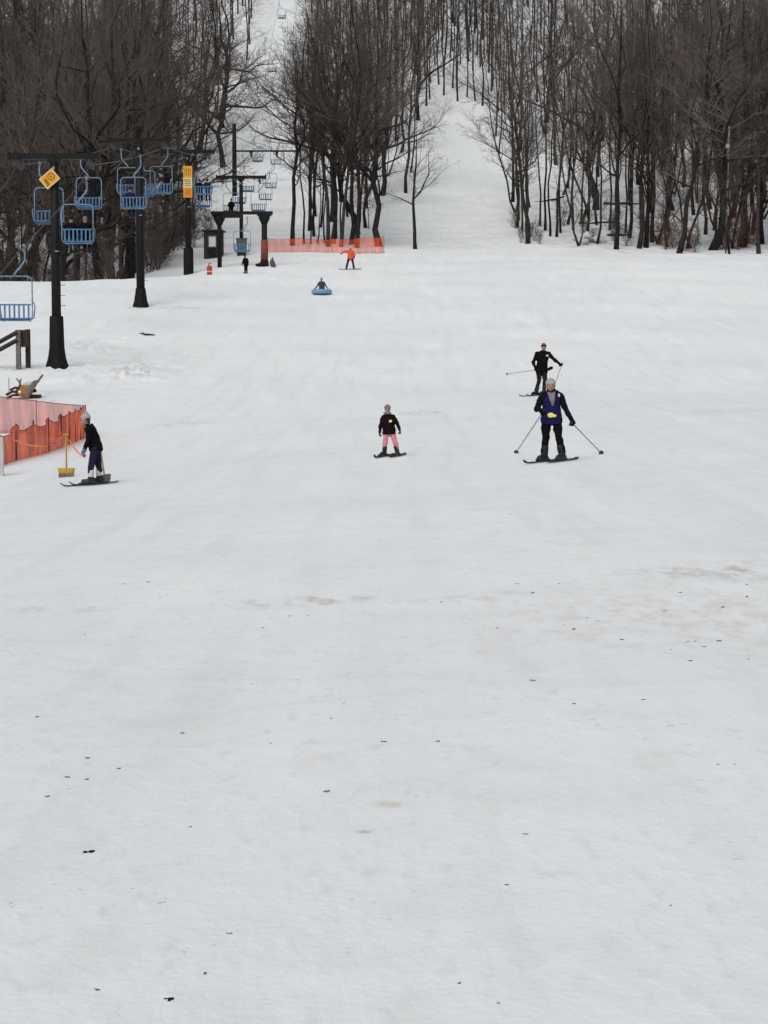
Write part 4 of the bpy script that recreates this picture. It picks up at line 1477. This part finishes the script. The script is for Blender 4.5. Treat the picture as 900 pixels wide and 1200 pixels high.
def ski(root, foot, dirv, L_, label, group, m_='ski', name="ski", w=.062, cat="ski", lead=.08):
    """one ski lying on the snow under a boot"""
    d = Vector((dirv[0], dirv[1], 0)).normalized()
    c = Vector((root.x + foot.x, root.y + foot.y, 0)) + d * lead
    c.z = zf(c.x, c.y)
    o = thing(name, label, cat, c, 0, group)
    sd = Vector((-d.y, d.x, 0))
    vs, fs = [], []
    prof = []
    n = 16
    for i in range(n + 1):
        t = i / n
        a = (t - .5) * L_
        p = c + d * a
        z = zf(p.x, p.y) - c.z + .012
        z += .06 * max(0, (t - .88) / .12) ** 1.7 + .015 * max(0, (.06 - t) / .06)
        ww = w * (1.0 - .22 * math.sin(math.pi * t)) * (1 if t < .93 else max(.25, 1 - ((t - .93) / .07) ** 2 * .75)) / 2 * 1.1
        prof.append((d * a, z, ww))
    for (p, z, ww) in prof:
        for q, zz in ((-1, 0), (1, 0), (1, .022), (-1, .022)):
            v = p + sd * q * ww
            vs.append((v.x, v.y, z + zz))
    for i in range(n):
        for k in range(4):
            k2 = (k + 1) % 4
            fs.append((i * 4 + k, i * 4 + k2, (i + 1) * 4 + k2, (i + 1) * 4 + k))
    fs.append((3, 2, 1, 0)); fs.append(tuple(n * 4 + k for k in range(4)))
    mb = MB(); mb.add(vs, fs); mb.build("ski_body" if name == "ski" else "deck", M[m_], o)
    mb = MB()
    rot = d.to_track_quat('Y', 'Z').to_matrix()
    zc = prof[n // 2][1] + .03
    offs = (-lead - .1, -lead + .17) if name == "ski" else (-.22, .22)
    for q in offs:
        mb = MB(); mb.box(d * q + Vector((0, 0, zc)), (.06 if name == "ski" else .2, .09, .035), rot); mb.build("binding", M['boot'], o)
    return o


def pole(a, b, label, group=None):
    a, b = Vector(a), Vector(b)
    o = thing("ski_pole", label, "ski pole", b, 0, group)
    d = (a - b); t = d.normalized()
    m = MB(); m.tube([Vector((0, 0, 0)), t * .05, d], [.004, .009, .011], 7); m.build("shaft", M['alu'], o)
    m = MB(); m.tube([d - t * .06, d + t * .09], .017, 8); m.build("grip", M['boot'], o)
    m = MB(); m.tube([t * .06, t * .075, t * .09], [.045, .048, .02], 12); m.build("basket", M['boot'], o)
    return o


# ---- woman in front
W = dict(head=(-.055, -.03, 1.355), neck=(-.045, 0, 1.245), hip=(-.03, .03, .78), shL=(-.195, .0, 1.135), shR=(.125, .0, 1.14), elL=(-.295, -.01, .95), handL=(-.25, -.2, .925),
         elR=(.225, .0, .94), handR=(.315, -.1, .755), kneeL=(-.135, -.03, .42), footL=(-.155, .02, .0), kneeR=(.095, -.05, .42), footR=(.165, .0, .0), chest=(-.035, .0, 1.05),
         toeL=(-.62, -.78, 0), toeR=(-.55, -.83, 0), gripL=(0, .3, .9), gripR=(.3, -.2, .9))
po, PJ, rw = person(648, 541.5, "person on skis in a navy blue jacket with black sleeves and grey hat", W, s=.97, jacket='navy', trousers='black_cloth', sleeve='ink',
                    hat='grey_knit', glove='black_cloth', vox=.012, hair='hair_fair', bulk=.96, hem=.1)
m = MB(); m.tube([PJ['neck'] + V(0, -.075, .0), V(-.035, -.135, 1.12), V(-.025, -.142, .99)], [(.075, .02), (.05, .018), (.012, .014)], 10, right=(1, 0, 0)); m.build("fleece_collar", M['grey_fleece'], po, True)
m = MB(); m.tube([PJ['neck'] + V(0, -.01, -.03), PJ['neck'] + V(0, -.03, .06)], [(.088, .088), (.078, .088)], 14); m.build("neck_warmer", M['purple'], po, True)
m = MB(); m.tube([PJ['neck'] + V(.06, .07, 0), PJ['neck'] + V(.1, .0, .0), PJ['neck'] + V(.075, -.08, -.04)], [(.03, .03), (.035, .04), (.02, .03)], 8); m.build("hood", M['black_cloth'], po, True)
m = MB(); m.ball((-.06, -.15, .835), (.06, .018, .045), 10, 8); m.ball((.0, -.15, .825), (.045, .014, .028), 8, 6); m.build("lift_ticket", M['lemon'], po, True)
m = MB(); m.capsule((.085, -.09, 1.2), (.09, -.1, 1.17), .02, .018); m.build("white_badge", M['white_cloth'], po, True)
for k, tv in (('L', (-.66, -.75, 0)), ('R', (-.55, -.83, 0))):
    ski(rw, PJ['foot' + k], tv, 1.2, "one of the two dark skis under the woman in the navy blue jacket", "skis of the woman in navy", lead=.02)
R3 = lambda v: Vector(v) + rw
pole(R3(PJ['palmL']), G(604.5, 531), "ski pole slanting down to the left from the woman in navy")
pole(R3(PJ['palmR']), G(705.5, 532), "ski pole slanting down to the right from the woman in navy")

# ---- man behind
MJ = dict(head=(.08, -.02, 1.62), neck=(.06, 0, 1.47), hip=(.02, .03, .9), shL=(-.15, .0, 1.39), shR=(.25, .0, 1.39), elL=(-.27, .02, 1.12), handL=(-.2, -.16, .9),
          elR=(.42, -.03, 1.2), handR=(.6, -.12, 1.06), kneeL=(-.07, -.05, .49), footL=(-.16, .02, 0), kneeR=(.12, -.05, .5), footR=(.1, .06, 0),
          toeL=(-.7, -.7, 0), toeR=(-.7, -.7, 0), gripL=(.9, .3, .2), gripR=(.2, .3, .9))
mo, PM, rm = person(634, 463.5, "person on skis all in black with one arm held out, behind the navy jacket", MJ, s=1.02, jacket='black_cloth', trousers='charcoal', hat=None, hair='hair', vox=.017, bulk=1.02)
m = MB(); m.tube([PM['head'] + V(0, 0, .02), PM['head'] + V(0, 0, .075)], [(.088, .104), (.086, .1)], 16); m.build("headband", M['black_cloth'], mo, True)
m = MB(); m.box(PM['shR'] + V(-.06, -.115, -.06), (.075, .03, .055)); m.build("white_badge", M['white_cloth'], mo)
m = MB(); m.capsule((.2, -.12, .86), (.33, -.14, .92), .05, .06); m.build("waist_bag", M['black_cloth'], mo, remesh=.02)
for k in 'LR':
    ski(rm, PM['foot' + k], (-.75, -.66, 0), 1.5, "one of the two skis under the skier all in black", "skis of the skier in black")
pole(rm + PM['palmL'], at(592, 438.5, rm.y + .15), "ski pole held out almost level by the skier all in black")
pe = Vector((rm.x + .3, rm.y - .35, 0)); pe.z = zf(pe.x, pe.y)
pole(rm + PM['palmR'], pe, "ski pole planted upright behind the woman's head, held by the skier in black")

# ---- child in pink trousers
CJ = dict(head=(-.05, -.01, .955), neck=(-.04, 0, .845), hip=(-.015, .02, .5), shL=(-.13, 0, .8), shR=(.06, 0, .8), elL=(-.19, -.01, .635), handL=(-.205, -.06, .5),
          elR=(.15, -.01, .67), handR=(.19, -.07, .55), kneeL=(-.095, -.03, .27), footL=(-.115, .02, 0), kneeR=(.1, -.03, .28), footR=(.15, .0, 0),
          toeL=(-.5, -.86, 0), toeR=(.2, -.98, 0), hipL=(-.075, .02, .48), hipR=(.045, .02, .48))
co, PC, rc_ = person(457, 535.5, "child in pink trousers, black jacket and grey knit hat on the open slope", CJ, s=.70, jacket='dark_purple_cloth', trousers='pink', hat='mid_knit', glove='charcoal', vox=.011, hem=.065, bulk=1.0)
m = MB(); m.ball((.01, -.098, .72), (.036, .012, .026), 10, 8, Matrix.Rotation(-.5, 3, 'Y')); m.build("lift_ticket", M['lemon'], co, True)
m = MB(); m.torus(PC['head'] + V(0, -.0, -.075), .062, .02, None, 14, 8); m.build("scarf", M['mid_knit'], co, True)
for k, tv in (('L', (-.5, -.86, 0)), ('R', (-.42, -.9, 0))):
    ski(rc_, PC['foot' + k], tv, .78, "one of the two short dark skis under the child in pink trousers", "skis of the child in pink trousers", w=.065, lead=.02)

# ---- skier bending at the net
LJ = dict(head=(-.155, 0, 1.175), neck=(-.09, 0, 1.07), hip=(.03, 0, .66), chest=(-.045, 0, .95), shL=(-.075, -.16, 1.015), shR=(-.075, .16, 1.015), elL=(-.085, -.19, .80), handL=(-.155, -.14, .62),
          elR=(-.1, .18, .8), handR=(-.2, .12, .64), kneeL=(-.04, -.09, .37), footL=(-.055, -.1, 0), kneeR=(.05, .1, .37), footR=(.07, .1, 0), hipL=(.03, -.08, .66), hipR=(.03, .08, .66),
          toeL=(-1, 0, 0), toeR=(-1, 0, 0), gripL=(-.3, .9, 0), gripR=(-.3, .9, 0))
lo, PL, rl_ = person(111, 568.5, "person on skis in purple trousers and grey bobble hat bending beside the orange net", LJ, face=(-1, 0, -.3), s=.83, jacket='black_cloth', trousers='purple',
                     hat='grey_knit', glove='blue_glove', vox=.012, cuff='white_cloth', pompom=True, hair='hair', hem=.05, bulk=.95)
for k in 'LR':
    ski(rl_, PL['foot' + k], (-.96, -.16, 0), .88, "one of the two dark skis under the bending skier in purple trousers", "skis of the bending skier", lead=.1)

# ---- snowboarder in orange
OJ = dict(head=(.02, -.05, 1.4), neck=(.02, 0, 1.27), hip=(.02, .05, .78), shL=(-.17, 0, 1.2), shR=(.2, 0, 1.18), elL=(-.38, -.05, 1.2), handL=(-.55, -.1, 1.08), elR=(.3, -.05, .98), handR=(.27, -.1, .82),
          kneeL=(-.17, -.08, .42), footL=(-.25, 0, 0), kneeR=(.17, -.08, .42), footR=(.23, 0, 0), toeL=(-.2, -1, 0), toeR=(.2, -1, 0))
oo, PO, ro = person(410.5, 316, "person in a bright orange jacket and black trousers with one arm stretched out", OJ, s=.98, jacket='orange_cloth', trousers='black_cloth', hat='white_cloth', vox=.022, bulk=1.12, hem=.08, lift=.05)
ski(ro, V(0, 0, 0), (1, .03, 0), 1.5, "pale snowboard under the snowboarder in the orange jacket", None, m_='ski_pale', name="snowboard", w=.27, cat="snowboard", lead=0)

# ---- child on the tube
gt = G(377, 345)
o = thing("snow_tube", "round light blue snow tube sliding on the upper slope, a dark figure kneeling in it", "snow tube", gt)
m = MB(); m.torus((0, 0, .15), .43, .17, None, 32, 14, .85); m.build("ring", M['tube_blue'], o, True)
m = MB(); m.tube([(0, 0, .02), (0, 0, .09)], .4, 20); m.build("floor", M['tube_blue'], o)
for sx in (-1, 1):
    m = MB(); m.tube([(sx * .42, -.1, .29), (sx * .44, 0, .35), (sx * .42, .1, .29)], .018, 6); m.build("handle", M['black_cloth'], o)
TJ = dict(head=(-.01, -.02, .84), neck=(0, 0, .73), hip=(0, .08, .33), shL=(-.13, 0, .67), shR=(.13, 0, .67), elL=(-.25, -.04, .48), handL=(-.33, -.1, .36), elR=(.25, -.04, .48), handR=(.31, -.1, .38),
          kneeL=(-.13, -.22, .2), footL=(-.12, .1, .12), kneeR=(.13, -.22, .2), footR=(.12, .1, .12), toeL=(0, 1, 0), toeR=(0, 1, 0))
person(0, 0, "child in dark slate clothes and a grey hat kneeling on the light blue snow tube", TJ, s=.82, jacket='slate', trousers='charcoal', hat='mid_knit', glove='charcoal', vox=.02, seated=True, root=gt.copy(), bulk=1.05)

# ---- walker
WJ = dict(head=(-.02, -.02, 1.08), neck=(.02, 0, .985), hip=(.05, .02, .6), shL=(-.1, 0, .93), shR=(.13, 0, .92), elL=(-.15, -.02, .75), handL=(-.2, -.05, .6), elR=(.19, 0, .74), handR=(.16, -.06, .58),
          kneeL=(-.02, -.05, .32), footL=(-.02, 0, 0), kneeR=(.08, 0, .32), footR=(.1, .1, 0), toeL=(-.5, -.8, 0), toeR=(-.5, -.8, 0))
person(287.5, 320.5, "small figure all in black walking across the snow in front of the lift portal", WJ, face=(-.6, -.8, 0), s=.80, jacket='black_cloth', trousers='black_cloth', hat='black_cloth', vox=.022, lift=.0, bulk=1.1)


# ---- riders on the chairs
def rider(ch, dx, label, jacket, trousers, hat):
    tn = -1 if abs(ch.rotation_euler.z) > 1 else 1
    root = Vector(ch.location) + Vector(((-.36 + dx) * tn, .16 * tn, -2.43))
    RJ = dict(head=(0, .03, .84), neck=(0, 0, .7), hip=(0, 0, .13), shL=(-.18, 0, .62), shR=(.18, 0, .62), elL=(-.23, .12, .4), handL=(-.16, .3, .3), elR=(.23, .12, .4), handR=(.16, .3, .3),
              kneeL=(-.1, .44, .1), footL=(-.1, .46, -.42), kneeR=(.1, .44, .1), footR=(.1, .46, -.42), toeL=(0, 1, 0), toeR=(0, 1, 0))
    if tn < 0:
        RJ = {k: (-v[0], -v[1], v[2]) for k, v in RJ.items()}
    return person(0, 0, label, RJ, face=(0, tn, 0), s=.97, jacket=jacket, trousers=trousers, hat=hat, vox=.02, seated=True, root=root, hem=.0)


rider(chairs[2], -.28, "rider in teal trousers on the lift chair beside the near tower", 'dark_purple_cloth', 'teal', 'charcoal')
rider(chairs[2], .26, "rider all in black beside the rider in teal trousers on the same chair", 'black_cloth', 'black_cloth', 'mid_knit')
rider(chairs[4], -.18, "lone rider in a plum coloured jacket on the chair in front of the second tower", 'purple', 'black_cloth', 'charcoal')
rider(chairs[8], -.25, "left hand rider of the two on the chair next to the yellow sign", 'black_cloth', 'black_cloth', 'charcoal')
rider(chairs[8], .27, "right hand rider of the two on the chair next to the yellow sign", 'charcoal', 'black_cloth', 'black_cloth')
rider(chairs[10], -.05, "dark rider on the chair midway between the yellow sign and the thin tower", 'black_cloth', 'charcoal', 'black_cloth')

# ------------------------------------------------------------------ clods of soil on the snow
CL = [(107, 999, 13, 0), (201, 1174, 13, 0), (240, 1142, 7, 1), (595, 1041, 4.5, 0), (451, 869.5, 6, 0), (514, 869.5, 6, 0), (43, 841, 5, 0), (104, 890, 5.5, 0), (80, 913.5, 6, 0),
      (103, 914, 5.5, 0), (139, 901, 4.5, 0), (674, 825, 4.5, 0), (755, 821, 5, 0), (57, 935, 7, 1), (624, 696, 5, 0), (656, 685, 3.5, 1), (607, 685, 4.5, 1), (689, 725, 4, 1), (672, 738.5, 5.5, 0),
      (730, 750.5, 4.5, 0), (780, 716.5, 4, 0), (848, 712, 5, 0), (875, 700, 4.5, 0), (844, 751.5, 6, 0), (826, 758.5, 5, 0), (810, 774.5, 5, 0), (877, 774, 4, 1), (626, 798, 7, 1), (807, 753, 4, 1),
      (798, 695, 4.5, 1), (875, 686, 4, 1), (175, 682.5, 4, 0), (146, 685, 4, 1), (100, 745, 4, 1), (223, 971, 3.5, 0), (389, 844, 3.5, 0), (318, 873, 3.5, 1), (215, 860, 6, 1), (538, 1158, 6, 1),
      (115, 1164, 7, 1), (617, 981, 6, 1), (583, 736, 3.5, 0), (815, 752, 3.5, 1), (340, 722, 3.5, 1), (362, 722, 3.5, 1), (309, 737, 4, 0), (517, 706, 4, 0), (787, 762, 3, 1), (842, 897, 3.5, 0), (861, 899, 3, 1),
      (786, 1066, 3, 0), (600, 603, 3, 1), (270, 1098, 7, 1), (585, 1176, 5, 1), (382, 928, 8, 1), (700, 729, 3, 1), (662, 733, 3.5, 1)]
r = random.Random(9)
protos = []
for k in range(4):
    m = MB()
    for q in range(7):
        m.ball((r.gauss(0, .28), r.gauss(0, .25), r.uniform(-.05, .16)), (r.uniform(.16, .32), r.uniform(.15, .3), r.uniform(.1, .22)), 8, 6)
    ob = m.build("soil_clod", M['clod'], remesh=.07, sm=1)
    protos.append(ob.data)
    bpy.data.objects.remove(ob)
for i, (px, py, w, faint) in enumerate(CL):
    g = G(px, py)
    s_ = .95 * w * g.y / F
    ob = bpy.data.objects.new("soil_clod", protos[i % 4])
    COL.objects.link(ob)
    ob.location = g + Vector((0, 0, -.04 * s_))
    ob.rotation_euler = (0, 0, r.uniform(-.5, .5))
    ob.scale = (s_ * .95, s_ * .9, s_ * r.uniform(.75, 1.0))
    if i == 0: tag(ob, "larger dark clod of soil with a pointed tail, left foreground above the lowest clod", "soil clod")
    elif i == 1: tag(ob, "larger dark rounded clod of soil, lowest on the foreground snow", "soil clod")
    elif faint:
        tag(ob, "small greyish crumb of soil half sunk in the open snow", "soil clod", "greyish crumbs of soil on the snow")
        ob.material_slots[0].link = 'OBJECT'; ob.material_slots[0].material = M['mud']
    else: tag(ob, "small dark crumb of soil on the open snow", "soil clod", "dark crumbs of soil on the snow")

# ------------------------------------------------------------------ light
w = bpy.data.worlds.new("World"); S.world = w; w.use_nodes = True
nt = w.node_tree
bg = nt.nodes["Background"]
sky = nt.nodes.new("ShaderNodeTexSky"); sky.sky_type = 'NISHITA'; sky.sun_disc = False
sky.sun_elevation = R(48); sky.sun_rotation = R(200); sky.dust_density = 4.0; sky.air_density = 1.0; sky.ozone_density = 1.0
hs = nt.nodes.new("ShaderNodeHueSaturation"); hs.inputs["Saturation"].default_value = 0.30
nt.links.new(sky.outputs[0], hs.inputs["Color"]); nt.links.new(hs.outputs[0], bg.inputs["Color"])
bg.inputs["Strength"].default_value = 0.11
sd = bpy.data.lights.new("sun", 'SUN'); sd.energy = 0.9; sd.angle = R(40); sd.color = (1.0, .97, .93)
so = bpy.data.objects.new("sun", sd); COL.objects.link(so)
# sun direction matching the sky: rotation 200 deg, 48 deg high
az = R(200)
sv = Vector((math.sin(az) * math.cos(R(48)), math.cos(az) * math.cos(R(48)), math.sin(R(48))))
so.rotation_euler = sv.to_track_quat('Z', 'Y').to_euler()
S.view_settings.view_transform = 'Standard'
S.view_settings.look = 'None'
S.view_settings.exposure = 0.1
S.view_settings.gamma = 1.0
S.cycles.max_bounces = 8
S.cycles.diffuse_bounces = 3
S.cycles.transparent_max_bounces = 12
S.cycles.use_denoising = True
S.cycles.use_adaptive_sampling = True
S.cycles.adaptive_threshold = 0.015
print("TREES", ntree, "REST", len(rest), "tree faces", {k: [len(p[1].polygons) + len(p[2].polygons) for p in v] for k, v in PROTO.items()}, "far", len(ff))
